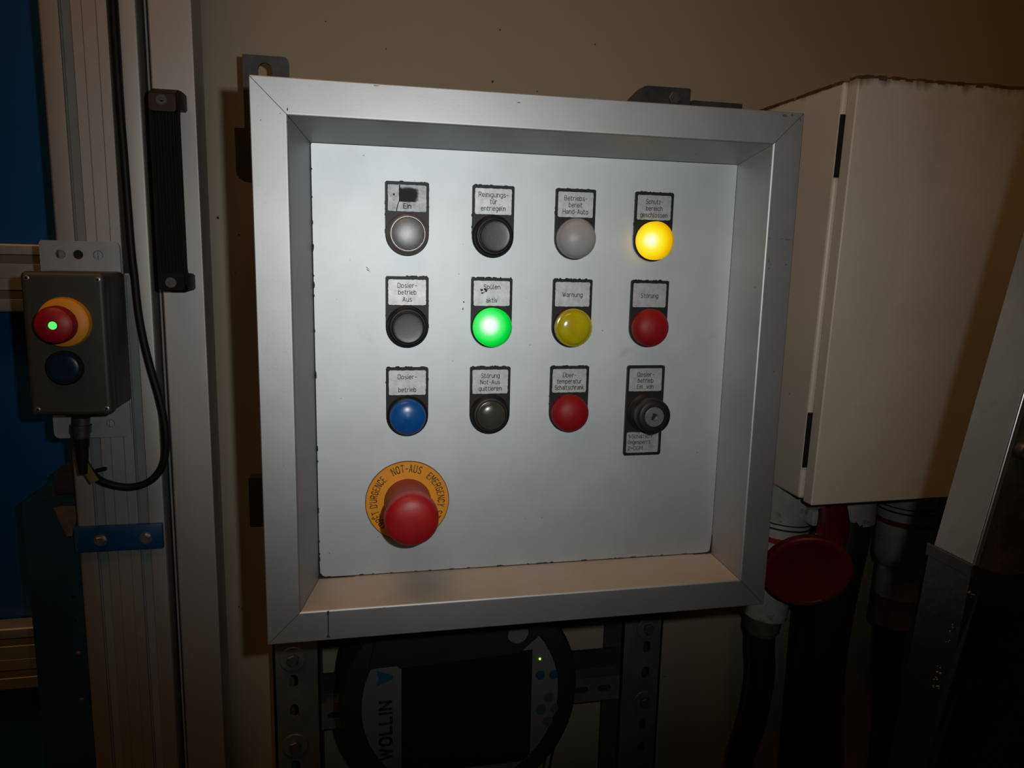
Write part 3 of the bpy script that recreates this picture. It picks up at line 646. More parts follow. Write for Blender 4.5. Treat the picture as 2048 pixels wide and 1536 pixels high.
def label_bm(z0=-20.0, z1=-2.2, seed=0):
    rnd = random.Random(seed); bm = B()
    p0 = rrect(-13.2, 13.2, z0, z1, 1.0, 3); pts = []
    for i, p in enumerate(p0):
        q = p0[(i + 1) % len(p0)]; d = math.hypot(q[0] - p[0], q[1] - p[1]); n = max(1, int(d / 1.3))
        for k in range(n):
            f = k / n; pts.append((p[0] + (q[0] - p[0]) * f + rnd.uniform(-.16, .16), p[1] + (q[1] - p[1]) * f + rnd.uniform(-.14, .14)))
    plate(bm, pts, [], -1.75, -1.0); return bm
ZC = -35.2
def ring_bm(r0=14.8, r1=14.2, rin=11.4, h=9.0, seg=48):
    bm = B(); lathe(bm, [(r0, -1), (r0, 3.0), (r1, 3.6), (r1 - .4, h - 1.6), (r1 - 1.3, h - .3), (r1 - 2.0, h), (rin + .15, h), (rin, h - .4), (rin, 2)], (0, 0, ZC), seg=seg); return bm
def ringedge_bm(r, h):
    bm = B(); lathe(bm, [(r, h - .5), (r + .03, h + .08), (r + .2, h + .08), (r + .23, h - .4)], (0, 0, ZC), seg=48); return bm
def cap_bm(r, h0, h1, base=2.0):
    bm = B(); lathe(bm, [(r, base), (r, h0 - .5), (r - .15, h0 - .1)] + dome(r - .5, h0, h1, 6), (0, 0, ZC), seg=48); return bm
def lamp_bm(r, h0, h1, lip=.0):
    bm = B(); pr_ = [(r - .4, 1.5), (r, 2.2), (r, h0 - 1), (r - .35, h0 - .3)]
    pr_ += [(r * math.cos(k / 9 * pi / 2) * .965, h0 - .3 + (h1 - h0) * math.sin(k / 9 * pi / 2)) for k in range(0, 9)] + [(0, h1)]
    lathe(bm, pr_, (0, 0, ZC), seg=56); return bm
def lettering(lines, H=3.15, align='CENTER', x=0, w=.40):
    bm = B()
    for s_, z, wd in lines:
        t_, ww = stroke_bm(s_, H, -1.84, wd, w); place_bm(t_, x if align == 'LEFT' else -wd / 2, z); merge(bm, t_)
    return bm
units = {
 (0, 0): ('illuminated_button', [('Ein', -17.9, 5.1)], 'grey domed push button under a smudged plate reading Ein'),
 (1, 0): ('push_button', [('Reinigungs-', -8.0, 21), ('tür', -12.7, 4.7), ('entriegeln', -17.4, 17.3)], 'black push button under the plate reading Reinigungstür entriegeln'),
 (2, 0): ('indicator_light', [('Betriebs-', -8.2, 16.8), ('bereit', -12.9, 10), ('Hand-Auto', -17.6, 18.8)], 'milky white indicator under the plate reading Betriebsbereit Hand-Auto'),
 (3, 0): ('indicator_light', [('Schutz-', -8.4, 13.1), ('bereich', -13.2, 12.6), ('geschlossen', -18.0, 21)], 'lit amber indicator under the plate reading Schutzbereich geschlossen'),
 (0, 1): ('push_button', [('Dosier-', -7.9, 13.3), ('betrieb', -12.6, 12.3), ('Aus', -17.5, 6.3)], 'black push button under the plate reading Dosierbetrieb Aus'),
 (1, 1): ('indicator_light', [('Spülen', -8.0, 11.8), ('aktiv', -17.6, 7.9)], 'lit green indicator under the plate reading Spülen aktiv'),
 (2, 1): ('indicator_light', [('Warnung', -12.9, 15)], 'unlit yellow indicator under the plate reading Warnung'),
 (3, 1): ('indicator_light', [('Störung', -12.9, 13.4)], 'red indicator under the plate reading Störung'),
 (0, 2): ('illuminated_button', [('Dosier-', -8.4, 13.3), ('betrieb', -17.8, 12.3)], 'blue illuminated button under the plate reading Dosierbetrieb'),
 (1, 2): ('illuminated_button', [('Störung', -8.2, 13.4), ('Not-Aus', -12.9, 14.4), ('quittieren', -17.7, 16.7)], 'smoky dark button under the plate reading Störung Not-Aus quittieren'),
 (2, 2): ('indicator_light', [('Über-', -8.4, 10.3), ('temperatur', -13.1, 19), ('Schaltschrank', -17.8, 22.4)], 'red indicator under the plate reading Übertemperatur Schaltschrank'),
}
def sub(name, me, par, label=None):
    o = link(name, me, par)
    if label: o['label'] = label
    return o
for (i, j), (nm, lines, lab) in units.items():
    h = link(nm, cached('holder', holder_bm, m_black), panel, (cols[i], 0, rows[j])); h['label'] = lab
    sub('label_plate', cached(('lab', i, j), lambda: label_bm(seed=i * 7 + j), m_labeldirty if (i, j) == (0, 0) else m_label), h)
    o = fin('lettering', lettering(lines, w=.58 if (i, j) == (0, 0) else .40), m_ink, h)
    k = (i, j)
    if k == (0, 0):
        sub('bezel', cached('ring_w', lambda: ring_bm(), m_worn), h)
        sub('bright_rim', cached('redge', lambda: ringedge_bm(11.3, 9.0), m_ringedge), h)
        sub('button_cap', cached('cap0', lambda: cap_bm(10.9, 8.6, 10.6), m_capgrey), h, 'grey translucent domed cap')
    elif k in ((1, 0), (0, 1)):
        sub('bezel', cached('ring_b', lambda: ring_bm(), m_blackring), h)
        sub('button_cap', cached('cap1', lambda: cap_bm(11.2, 9.4, 8.9), m_capblack), h)
    elif k in ((2, 0), (3, 1), (2, 2)):
        sub('lens', cached('lampdome', lambda: lamp_bm(14.4, 8.5, 16.5), m_capwhite) if k == (2, 0) else cached('lampdome_red', lambda: lamp_bm(14.2, 8.5, 15.5), m_capred), h, 'milky white lens' if k == (2, 0) else 'red lens')
    elif k in ((3, 0), (1, 1), (2, 1)):
        sub('lamp_base', cached('lbase', lambda: lathe(B(), [(14.6, -1), (14.6, 2.5), (14.0, 3.2), (12, 3.2)], (0, 0, ZC), seg=48), m_blackring), h)
        m_ = {(3, 0): m_yellowlit, (1, 1): m_greenlit, (2, 1): m_capyellow}[k]
        def lens():
            bm = B(); lathe(bm, [(13.6, 2), (14.0, 2.6), (14.0, 8.4), (13.6, 9.1), (12.9, 9.3), (12.7, 9.0), (12.4, 9.4)] + [(12.2 * math.cos(q / 8 * pi / 2), 9.6 + 3.4 * math.sin(q / 8 * pi / 2)) for q in range(1, 8)] + [(0, 13)], (0, 0, 0), seg=56)
            return bm
        o = fin('lens', lens(), m_, h); o.location = (0, 0, ZC * S)
        o['label'] = {(3, 0): 'glowing amber lens', (1, 1): 'glowing green lens', (2, 1): 'unlit clear yellow lens'}[k]
        bm = B()
        for an in ((0, pi) if k == (1, 1) else (pi * .5, pi * 1.02)):
            for d in (-.07, .07):
                x, z = 13.5 * math.cos(an + d), 13.5 * math.sin(an + d)
                lathe(bm, [(.42, 0), (.42, .5), (0, .6)], (x, -9, z), seg=8)
        o = fin('lens_notches', bm, m_, h); o['kind'] = 'stuff'; o.location = (0, 0, ZC * S)
    elif k == (0, 2):
        sub('bezel', cached('ring_n', lambda: ring_bm(14.8, 14.3, 12.9, 5.0), m_blackring), h)
        sub('lens', cached('cap_bl', lambda: lamp_bm(12.9, 8.0, 12.5), m_capblue), h, 'blue lens')
    elif k == (1, 2):
        sub('bezel', cached('ring_b2', lambda: ring_bm(14.8, 14.3, 10.9, 8.0), m_blackring), h)
        sub('lens', cached('cap_cl', lambda: cap_bm(10.7, 8.6, 11.6), m_capclear), h, 'smoky clear lens')
# marks on plates
hs = {(round(o.location.x / S - 0, 1), round(o.location.z / S, 1)): o for o in panel.children if 'label' in o}
def holder(i, j): return hs[(round(cols[i], 1), round(rows[j], 1))]
bm = B(); rnd = random.Random(11)
def blob(bm, cx, cz, rx, rz, n=12, jit=.25, y=-1.80):
    vs = [bm.verts.new((cx + rx * math.cos(2 * pi * k / n) * rnd.uniform(1 - jit, 1 + jit), y, cz + rz * math.sin(2 * pi * k / n) * rnd.uniform(1 - jit, 1 + jit))) for k in range(n)]
    bm.faces.new(vs)
def ragged(bm, x0, x1, z0, z1, y=-1.80, jit=.5, n=9):
    pts = [(x0 + (x1 - x0) * k / n, z1 + rnd.uniform(-jit, jit)) for k in range(n + 1)] + [(x1 + rnd.uniform(-jit, jit), z1 + (z0 - z1) * k / 5) for k in range(1, 5)] + [(x1 - (x1 - x0) * k / n, z0 + rnd.uniform(-jit, jit)) for k in range(n + 1)] + [(x0 + rnd.uniform(-jit, jit) * .6, z0 + (z1 - z0) * k / 5) for k in range(1, 5)]
    vs = [bm.verts.new((p[0], y, p[1])) for p in pts]; f = bm.faces.new(vs); return f
blob(bm, -9.2, -8.8, .75, .75, 10, .15); blob(bm, -9.3, -12.6, .3, .3, 6)
for x0_, z0_, x1_, z1_, w in ((-5.2, -2.3, -5.2, -6, .38), (-5.0, -12.0, -6.6, -16, .3), (-6.6, -16, -7.4, -20, .3)):
    bm.faces.new([bm.verts.new(q) for q in ((x0_ - w, -1.81, z0_), (x0_ + w, -1.81, z0_), (x1_ + w, -1.81, z1_), (x1_ - w, -1.81, z1_))])
for k in range(26): blob(bm, rnd.uniform(-2, 12), rnd.uniform(-19.4, -14), .16, .14, 5)
for k in range(30): blob(bm, rnd.gauss(5, 3.4), rnd.gauss(-8, 3.2) , .22, .2, 5)
o = fin('ink_cracks', bm, m_smudge, holder(0, 0)); o['kind'] = 'stuff'
def smear_material():
    m = mat('smeared_marker', (.012, .013, .014), 0, .75); nt = m.node_tree; N = nt.nodes; L = nt.links; p = N['Principled BSDF']
    tc = N.new('ShaderNodeTexCoord'); sp = N.new('ShaderNodeSeparateXYZ'); L.new(tc.outputs['Object'], sp.inputs[0])
    def edge(src, lo, hi, soft0, soft1):
        a_ = N.new('ShaderNodeMapRange'); L.new(src, a_.inputs[0]); a_.interpolation_type = 'SMOOTHSTEP'; a_.inputs[1].default_value = lo; a_.inputs[2].default_value = lo + soft0
        b_ = N.new('ShaderNodeMapRange'); L.new(src, b_.inputs[0]); b_.interpolation_type = 'SMOOTHSTEP'; b_.inputs[1].default_value = hi - soft1; b_.inputs[2].default_value = hi; b_.inputs[3].default_value = 1; b_.inputs[4].default_value = 0
        q = N.new('ShaderNodeMath'); q.operation = 'MULTIPLY'; L.new(a_.outputs[0], q.inputs[0]); L.new(b_.outputs[0], q.inputs[1]); return q.outputs[0]
    ex = edge(sp.outputs[0], -.0062, .0098, .0012, .0070); ez = edge(sp.outputs[2], -.0142, -.0024, .0016, .0042)
    n = N.new('ShaderNodeTexNoise'); L.new(tc.outputs['Object'], n.inputs['Vector']); n.inputs['Scale'].default_value = 420; n.inputs['Detail'].default_value = 5
    q = N.new('ShaderNodeMath'); q.operation = 'MULTIPLY'; L.new(ex, q.inputs[0]); L.new(ez, q.inputs[1])
    w = N.new('ShaderNodeMath'); w.operation = 'MULTIPLY_ADD'; L.new(q.outputs[0], w.inputs[0]); w.inputs[1].default_value = 1.75; 
    w2 = N.new('ShaderNodeMapRange'); L.new(n.outputs['Fac'], w2.inputs[0]); w2.inputs[1].default_value = .3; w2.inputs[2].default_value = .7; w2.inputs[3].default_value = -.45; w2.inputs[4].default_value = .05; L.new(w2.outputs[0], w.inputs[2])
    w.use_clamp = True; L.new(w.outputs[0], p.inputs['Alpha']); return m
bm = B(); bm.faces.new([bm.verts.new(q) for q in ((-7, -1.795, -15), (11, -1.795, -15), (11, -1.795, -2.3), (-7, -1.795, -2.3))])
fin('smudge', bm, smear_material(), holder(0, 0))['label'] = 'black smeared marker over the first two lines'
bm = B()
for cx, cz, rx, rz in ((-7.6, -8.7, 1.1, .8), (-6.9, -10.9, .9, .45), (-5.0, -8.2, .9, .75), (-4.3, -9.2, .8, 1.2), (-5.6, -10.3, .5, .35)): blob(bm, cx, cz, rx, rz, 9, .3)
fin('ink_blot', bm, m_smudge, holder(1, 1))['kind'] = 'stuff'
# ragged sealant crumbs round the holders
for (i, j) in units:
    bm = B(); rnd = random.Random(i * 10 + j)
    for k in range(16):
        e = rnd.random()
        if e < .55 or j > 0 and e < .75: x, z, rx, rz = rnd.uniform(-14, 14), .15, rnd.uniform(.5, 1.8), rnd.uniform(.2, .55)
        elif e < .8: x, z, rx, rz = -15.1, rnd.uniform(-36, -2), rnd.uniform(.15, .4), rnd.uniform(.3, 1.2)
        else: x, z, rx, rz = 15.1, rnd.uniform(-36, -2), rnd.uniform(.15, .35), rnd.uniform(.3, 1.2)
        blob(bm, x, z, rx, rz, 7, .35, y=-.5)
    fin('sealant_rim', bm, m_gasket_shade, holder(i, j))['kind'] = 'stuff'
# tear slits at the top of the plates in the bottom row
for i in (2,):
    for x0_ in (-12, 2.5): fin('bare_edge', box(B(), x0_ + .6, x0_ + 8.5, -2.35, -2.1, -2.35, -1.95), m_ringedge, holder(i, 2))

# key switch
h = link('key_switch', cached('kholder', keyholder_bm, m_black), panel, (90.3, 0, 2.2)); h['label'] = 'key switch on a tall black holder, plate reading Dosierbetrieb Ein von'
sub('label_plate', cached('labk', lambda: label_bm(seed=99), m_label), h)
sub('label_plate', cached('labk2', lambda: label_bm(-68.6, -52.4, seed=98), m_label), h)
fin('lettering', lettering([('Dosier-', -8.5, 13.3), ('betrieb', -13.2, 12.3), ('Ein  von', -18.0, 12.9)]), m_ink, h)
fin('lettering', lettering([('1=Schaltschr.', -57.0, 21), ('0=gesperrt', -61.6, 18.2), ('2=DGM', -66.4, 12)], H=3.0, align='LEFT', x=-11.8, w=.38), m_ink, h)
for x0_, z_ in ((-12, -2.15), (3.5, -2.15), (-12.8, -52.0)): fin('bare_edge', box(B(), x0_, x0_ + 7.4, -2.35, -2.1, z_ - .22, z_ + .2), m_ringedge, h)
kc = (.6, 0, -36.2)
bm = B(); lathe(bm, [(14.8, 1), (14.8, 4), (13.6, 5), (12.2, 7), (11.9, 9.5), (12.8, 11.5), (13.2, 13), (13.2, 20), (12.4, 21.4), (11.2, 22), (8.0, 22), (7.8, 20.8)], kc, seg=56); fin('key_barrel', bm, m_blackring, h)
bm = B(); lathe(bm, [(7.7, 18), (7.7, 21.4), (7.2, 21.8), (2.7, 21.8), (2.4, 20.6), (0, 20.6)], kc, seg=40); kf = fin('cylinder_face', bm, m_chrome, h)
kf['label'] = 'bright metal lock face'
bm = B(); box(bm, -1.0, 1.0, -22.0, -20.4, -39.2, -34.0, .2, 1); box(bm, -2.3, .2, -21.96, -20.4, -35.5, -34.2, .2, 1)
bmesh.ops.rotate(bm, cent=kc, matrix=Matrix.Rotation(math.radians(35), 3, 'Y'), verts=bm.verts[:])
fin('keyhole', bm, m_gasket_shade, h)

# emergency stop
EC = (-91.2, 0, -97.8)
bm = B(); plate(bm, circ(0, 0, 30.6, 72), [], -.9, 0)
es = fin('emergency_stop', bm, m_estopyel, panel, EC); es['label'] = 'large red emergency stop mushroom on a round yellow disc'
bm = B(); plate(bm, circ(0, 0, 30.75, 72), [circ(0, 0, 30.2, 72)], -1.0, -.1); fin('disc_rim', bm, m_discink, es)
def arctext(bm, s_, rad, a_start, a_end, H, w):
    """letters along a circle, clockwise from a_start to a_end degrees"""
    adv = []; x = 0
    for ch in s_: gw = GLYPH[ch][0]; adv.append(x + gw / 2); x += gw + 1.9
    tot = x - 1.9; arc_len = math.radians(a_start - a_end) * rad; kx = arc_len / tot
    for ch, ax_ in zip(s_, adv):
        if ch == ' ': continue
        an = math.radians(a_start) - ax_ * kx / rad; gw = GLYPH[ch][0]
        t_, _ = stroke_bm(ch, H, -1.02, max(gw, .01) * kx if gw else None, w)
        place_bm(t_, -gw * kx / 2, 0); place_bm(t_, rad * math.cos(an), rad * math.sin(an), an - pi / 2); merge(bm, t_)
bm = B()
arctext(bm, 'NOT-AUS', 22.4, 117, 66, 5.4, .62)
arctext(bm, 'EMERGENCY STOP', 22.4, 52, -46, 4.9, .60)
arctext(bm, "ARRÊT D'URGENCE", 22.4, 229, 133, 4.9, .60)
fin('lettering', bm, m_discink, es)
bm = B(); lathe(bm, [(17.2, .5), (17.2, 3), (16.9, 6), (16.9, 29), (16.4, 32)], (0, 0, 0), seg=56); fin('button_neck', bm, m_estopneck, es)
bm = B(); lathe(bm, [(14, 29), (17.6, 30.5), (18.7, 33), (18.9, 37), (18.5, 41)] + [(18.5 * math.cos(q / 10 * pi / 2) ** .85 if q < 10 else 0, 41 + 7.5 * math.sin(q / 10 * pi / 2)) for q in range(1, 11)], (0, 0, 0), seg=64); fin('mushroom_button', bm, m_estop, es)['label'] = 'red domed mushroom head'

# ------------------------------------------------------------------ cream cabinet on the right
CX, CZ = 297.7, -146.5
t = thing('wall_cabinet', 'cream painted steel cabinet with rusty top edge right of the control panel', 'cabinet', (CX, 105, CZ))
def lean(bm):
    for v in bm.verts:
        x, z = v.co.x, v.co.z
        v.co.x = x + .0215 * z; v.co.z = z + .008 * x
    return bm
W_, H_ = 400, 391
bm = lean(box(B(), 0, W_, 0, 14, 0, H_, 1.5, 4)); door = fin('cabinet_door', bm, m_cab, t, wn=True)
bm = B(); box(bm, -3.5, W_ + 1, 15.2, WY - 105.2, 2, H_ - 1.5, 3.2, 4)
fin('cabinet_body', lean(bm), m_cab, t, wn=True)
bm = B(); box(bm, 1.5, W_ - 2, 13.9, 15.4, 4, H_ - 4); fin('door_gasket', lean(bm), m_gasket_shade, t)
for z0_, z1_ in ((306, 361), (34, 88)):
    bm = B(); box(bm, -3.65, 1.0, 13.6, 15.9, z0_, z1_, .3, 1); fin('hinge', lean(bm), m_cable, t)
bm = B(); rnd = random.Random(4)
for k in range(60):
    x = k / 60 * W_; box(bm, x, x + W_ / 60 + 1, rnd.uniform(-.4, .2), 12 + rnd.uniform(0, 4), H_ - 1.4 + rnd.uniform(-1.4, .2), H_ + rnd.uniform(.2, 1.6))
fin('rusted_top_edge', lean(bm), m_rust, t)['kind'] = 'stuff'
bm = B()
for k in range(30):
    y = 18 + k / 30 * 154; box(bm, -3.8 , 6, y, y + 6, H_ - 3.2 + rnd.uniform(-.6, .3), H_ - 1 + rnd.uniform(0, .7))
fin('rusted_side_edge', lean(bm), m_rust, t)['kind'] = 'stuff'

# ------------------------------------------------------------------ sockets, red lid and hoses below the cabinet
def socket(name, label, x, y, ztop, lx, sc_=1.0, lid=False):
    t = thing(name, label, 'power connector', (x, y, ztop)); 
    ax = Vector((lx, 0, -1)).normalized(); o = (0, 0, 0)
    def L(prof, m_, nm, a_=None, par=None, lab=None):
        bm = B(); lathe(bm, [(r * sc_, h * sc_) for r, h in prof], o, ax, 40)
        q = fin(nm, bm, m_, par or t)
        if lab: q['label'] = lab
        return q
    L([(0, -30), (30, -30), (30, 36), (29, 38), (0, 38)], m_white, 'socket_body')
    L([(31, 38.5), (31, 40), (29, 40.2)], m_gasket_shade, 'dark_groove'); L([(31, 43.5), (31, 45.5), (29, 45.7)], m_gasket_shade, 'dark_groove')
    L([(28, 37), (30.6, 38), (30.6, 55), (28, 55.5)], m_white, 'collar')
    L([(29, 54), (31.4, 55), (31.4, 60), (29, 61)], m_redring, 'red_ring', lab='thin red ring')
    L([(28, 60), (29, 61), (29, 98), (26, 108), (23, 112), (23, 150), (21, 152), (0, 152)], m_white, 'plug_body')
    return t, ax
t, ax = socket('power_socket', 'white round power plug with red ring hidden partly by the panel corner', 322, 185, -148, -.09)
t['group'] = 'power plugs under the cabinet'
bm = B(); lathe(bm, [(0, 150), (19, 150), (18, 166), (15, 172), (0, 172)], (0, 0, 0), ax, 32); fin('cable_gland', bm, m_gland, t)
# hinge knuckle and lid of the first socket
bm = B(); tt = bmesh.new(); lathe(tt, [(0, 0), (6.6, 0), (6.6, 9), (3.2, 9), (3, 4), (0, 4)], (25, -46, -33), (.25, -1, .1), 24); merge(bm, tt)
box(bm, 4, 28, -44, -20, -34, -18, 2, 2); fin('lid_hinge', bm, m_white, t)
t2 = t
cc = Vector((315, 128, -222)); nrm = Vector((-.42, -1, -.12)).normalized()
bm = B(); lathe(bm, [(0, -6), (30, -6), (36, -5), (37.5, -3), (37.5, 5), (36.2, 6.6), (33, 7), (31.5, 6.2), (0, 6)], cc, nrm, 56)
for v in bm.verts:                              # the lid is a little wider than high
    d = v.co - cc; u = Vector((.93, -.36, .33)).normalized(); v.co = v.co + u * (d.dot(u) * .16)
hin = bm.verts
bm2 = B(); tube(bm2, [(338, 126, -156), (340, 124, -172), (340, 128, -188), (334, 131, -200)], lambda q: 15 + 7 * q, 16, 5)
for v in bm2.verts: v.co.y = 128 + (v.co.y - 128) * .35
FF = Frame(t2)
ld = FF.part('flip_lid', bm, m_red2, label='dark red round flip lid hanging open'); FF.part('lid_arm', bm2, m_red2, ld)

t, ax = socket('power_socket', 'white round power plug in the shade right of the thick hoses', 492, 205, -146, -.02, 1.02)
t['group'] = 'power plugs under the cabinet'
bm = B(); lathe(bm, [(0, 150), (24, 150), (24, 185), (15, 192), (0, 192)], (0, 0, 0), ax, 32); fin('cable_gland', bm, m_gland, t)

def hose(label, pts, r, name='hose', collar=None):
    t = thing(name, label, 'hose', pts[0]); F = Frame(t)
    bm = B(); tube(bm, pts, r, 24, 8); F.part('hose_tube', bm, m_hose)
    if collar:
        bm = B(); lathe(bm, [(0, -30), (collar, -30), (collar, 28), (collar - 1.5, 30), (0, 30)], pts[0], (0, 0, -1), 40); F.part('collar', bm, m_white, label='cream collar')
    return t
hose('thick black hose hanging from the cream collar in the middle', [(413, 205, -172), (410, 202, -215), (402, 200, -262), (396, 200, -320), (394, 200, -380), (402, 204, -440), (414, 210, -520), (425, 215, -640), (430, 220, -1290)], 28, collar=30)
hose('black hose branching up right behind the thick hose', [(462, 262, -168), (452, 262, -205), (430, 264, -248), (414, 264, -300), (410, 264, -400), (418, 264, -1290)], 13)
hose('thin black cable leaving the lower plug beside the panel corner', [(307, 185, -306), (308.5, 187, -335), (315, 192, -372), (314, 198, -430), (300, 205, -510), (285, 212, -640), (280, 220, -1290)], 14.5, 'plug_cable')
hose('dark cable below the shaded plug at the right', [(488, 205, -330), (490, 207, -380), (500, 210, -460), (510, 220, -600), (510, 220, -1290)], 16, 'plug_cable')

# ------------------------------------------------------------------ slotted rails under the panel
def upright(x0, x1, xs, washers, slots, label):
    t = thing('mounting_rail', label, 'rail', ((x0 + x1) / 2, 250, Z0), 'slotted upright rails behind the panel'); F = Frame(t)
    allz = sorted(slots + [min(slots) - 30 * k for k in range(1, 18)], reverse=True)
    bm = B(); plate(bm, [(x0, Z0), (x1, Z0), (x1, 222), (x0, 222)], [slot(xs, z, 8.6, 14, 4) for z in allz], 219.5, 222); 
    box(bm, x0, x0 + 2.5, 219.5, WY, Z0, 222); box(bm, x1 - 2.5, x1, 219.5, WY, Z0, 222); box(bm, x0, x1, WY - 4, WY - 2, Z0, 222)
    F.part('slotted_channel', bm, m_rail)
    for z in washers:
        bm = B(); lathe(bm, [(13, 0), (13, 1.6), (12.2, 2.2), (5, 2.2)], (xs, 219.5, z), seg=32); w = F.part('washer', bm, m_rail)
        bm = B(); hexa(bm, (xs, 217.4, z), 6.4, 4.4, rot=.3); F.part('bolt', bm, m_boltdk, w)
upright(-211, -165, -191.5, (-321, -416.5), [-345.8, -378.3, -441.5], 'left slotted upright rail below the panel beside the orange shaded wall')
upright(158.5, 206, 187.9, (-320.7, -409), [-343.6, -374.5, -438.8, -467.5], 'right slotted upright rail below the panel near the red lid')
o = fin('top_rail', box(B(), 207, 262, 226, 240, 229, 240.5, .6, 1), m_dksteel); tag(o, 'dark rail end between the panel top edge and the cream cabinet', 'rail')
t = thing('cross_rail', 'slotted horizontal rail behind the round pendant', 'rail', (0, 222, -390)); F = Frame(t)
bm = B(); plate(bm, [(-165, -404), (158.5, -404), (158.5, -377.5), (-165, -377.5)], [slot(x, -389.5, 15, 8, 4) for x in (-163 + 22.5 * k + 6 for k in range(14))][:0] + [slot(x, -389.5, 15.5, 8, 4) for x in (-151, -124, -97, -70, -43, -16, 11, 38, 65, 89, 114.5, 141)], 221, 223.5)
box(bm, -165, 158.5, 221, 240, -377.5, -375.5); F.part('slotted_flange', bm, m_rail)
bm = B(); box(bm, -165, 158.5, 240, 244, -404, -354); F.part('recess_shade_strip', bm, m_gasket_shade)  # black sheet behind the rail, standing in for the shaded recess
o = fin('thin_rail', box(B(), -165, 158.5, 226, 240, -311, -300), m_dksteel); tag(o, 'thin dark horizontal rail just under the panel', 'rail')

# ------------------------------------------------------------------ teach pendant
PCX, PCZ, PR = -31, -335, 115
t = thing('teach_pendant', 'round black rimmed handheld pendant with dark screen and blue keys', 'pendant', (PCX, 180, PCZ)); F = Frame(t)
bm = B(); lathe(bm, [(0, 0), (108, 0), (115, 6), (115, 62), (112, 70), (105, 72), (95, 71.5), (94.5, 68), (0, 68)], (PCX, 211, PCZ), seg=80); F.part('rim', bm, m_prim, sharp=40)
xl, xr = -88.5, 36.5
def chord(sgn, xc, r=94.3, n=20, zlo=None):
    t0 = math.acos(min(1, abs(xc) / r)); pts = []
    for k in range(n + 1):
        an = -t0 + 2 * t0 * k / n; pts.append((PCX + sgn * r * math.cos(an), PCZ + r * math.sin(an)))
    return pts
rl, rr_ = 94.3, 94.3
bm = B()
disc = circ(PCX, PCZ, 94.3, 64)
plate(bm, disc, [[(xl, -407), (xr, -407), (xr, -289.5), (xl, -289.5)]], 140.5, 143); F.part('front_face', bm, m_pface)
bm = B(); box(bm, xl, xr, 141.5, 145, -407, -289.5); F.part('screen', bm, m_screen)
bm = B()
for x, z in ((44.8, -316.8), (58.3, -317.6)):
    bm = B(); lathe(bm, [(4.7, 0), (4.5, .8), (0, 1.1)], (x, 140.4, z), seg=24); F.part('round_key', bm, m_bluebtn, label='blue round key')
for x, z in ((54, -341.2), (46.4, -353.6), (61.5, -353.8), (54, -366.8)):
    bm = B(); lathe(bm, [(5.2, 0), (5, .8), (0, 1.1)], (x, 140.4, z), seg=24); F.part('round_key', bm, m_tealbtn)
bm = B(); lathe(bm, [(1.05, 0), (.9, .6), (0, .8)], (43.9, 140.4, -299.8), seg=12); F.part('status_led', bm, m_yled, label='lit green status light')
bm = B(); lathe(bm, [(1.0, 0), (.9, .5), (0, .7)], (50.4, 140.4, -298), seg=12); F.part('status_led', bm, m_galv)
bm = B(); t_, _ = stroke_bm('WOLLIN', 10.5, 140.3, 59, 2.6, 2.2); place_bm(t_, -98.2, -388, pi / 2); merge(bm, t_); F.part('lettering', bm, m_greyink)
bm = B(); plate(bm, [(-111.5, -312.5), (-109.5, -304.5), (-111.5, -296.5), (-96.2, -302.5), (-96.2, -306.8)], [], 140.2, 140.4); F.part('logo_mark', bm, m_cyan, label='cyan triangular logo mark')
t = thing('pendant_hook', 'dark plate with a round hole hooking the pendant under the panel frame', 'bracket', (-30, 136, -280)); F = Frame(t)
bm = B(); plate(bm, [(-118, -289.5), (-92, -288.8), (-90, -291.5), (20, -287), (24, -285), (44, -268), (60, -250), (60, -200), (-100, -200)], [circ(20.5, -268.5, 10.5, 32)], 132, 136); F.part('hook_plate', bm, m_teal)
bm = B(); box(bm, -60, 40, 136, 218.5, -216, -204); F.part('support_arm', bm, m_teal)
bm = B(); tube(bm, [(77, 160, -384), (74, 165, -400), (66, 170, -440), (60, 190, -600), (60, 220, -1290)], 1.4, 8, 6); o = fin('pendant_lead', bm, m_cable); tag(o, 'thin black lead hanging right of the round pendant', 'cable')
bm = B(); tube(bm, [(70, 215, -372), (70, 216, -384), (66, 217, -420), (64, 220, -700)], 1.0, 8, 6); o = fin('thin_wire', bm, m_cable); tag(o, 'thinner wire beside the pendant lead', 'cable')

# ------------------------------------------------------------------ machine in the right foreground
LX = .185                                       # the corner post leans to the right
bz = -83
def leanx(bm, z0_=bz):
    for v in bm.verts: v.co.x += LX * (v.co.z - z0_)
    return bm
t = thing('machine_post', 'scuffed aluminium corner angle leaning in the right foreground', 'machine part', (213.7, -170, bz)); F = Frame(t)
bm = B(); prof = [(213.7 + 0, -168.5)] + [(213.7 + 1.5 - 1.5 * math.cos(k * pi / 8), -168.5 - 1.5 * math.sin(k * pi / 8)) for k in (1, 2, 3)] + [(215.2, -170), (216.8, -170), (216.8, -167.2), (216.7, -167.2), (216.7, -140), (213.7, -140)]
prism(bm, prof, bz - 2, 420); F.part('corner_angle', leanx(bm), m_angle, wn=True)
bm = B(); prism(bm, [(215.0 - 1.55 * math.cos(k * pi / 14), -168.7 - 1.55 * math.sin(k * pi / 14)) for k in range(8)] + [(215.0, -168.7)], bz - 2, 420); F.part('highlight_edge', leanx(bm), m_edge, label='bright corner edge with painted highlight')  # paler strip with the corner's highlight put into its colour
t = thing('machine_housing', 'dark rusty machine plate right of the leaning angle', 'machine', (330, -160, bz)); F = Frame(t)
bm = B(); box(bm, 217.1, 520, -169.2, -163, bz - 10, 420); F.part('housing_plate', leanx(bm), m_machine)
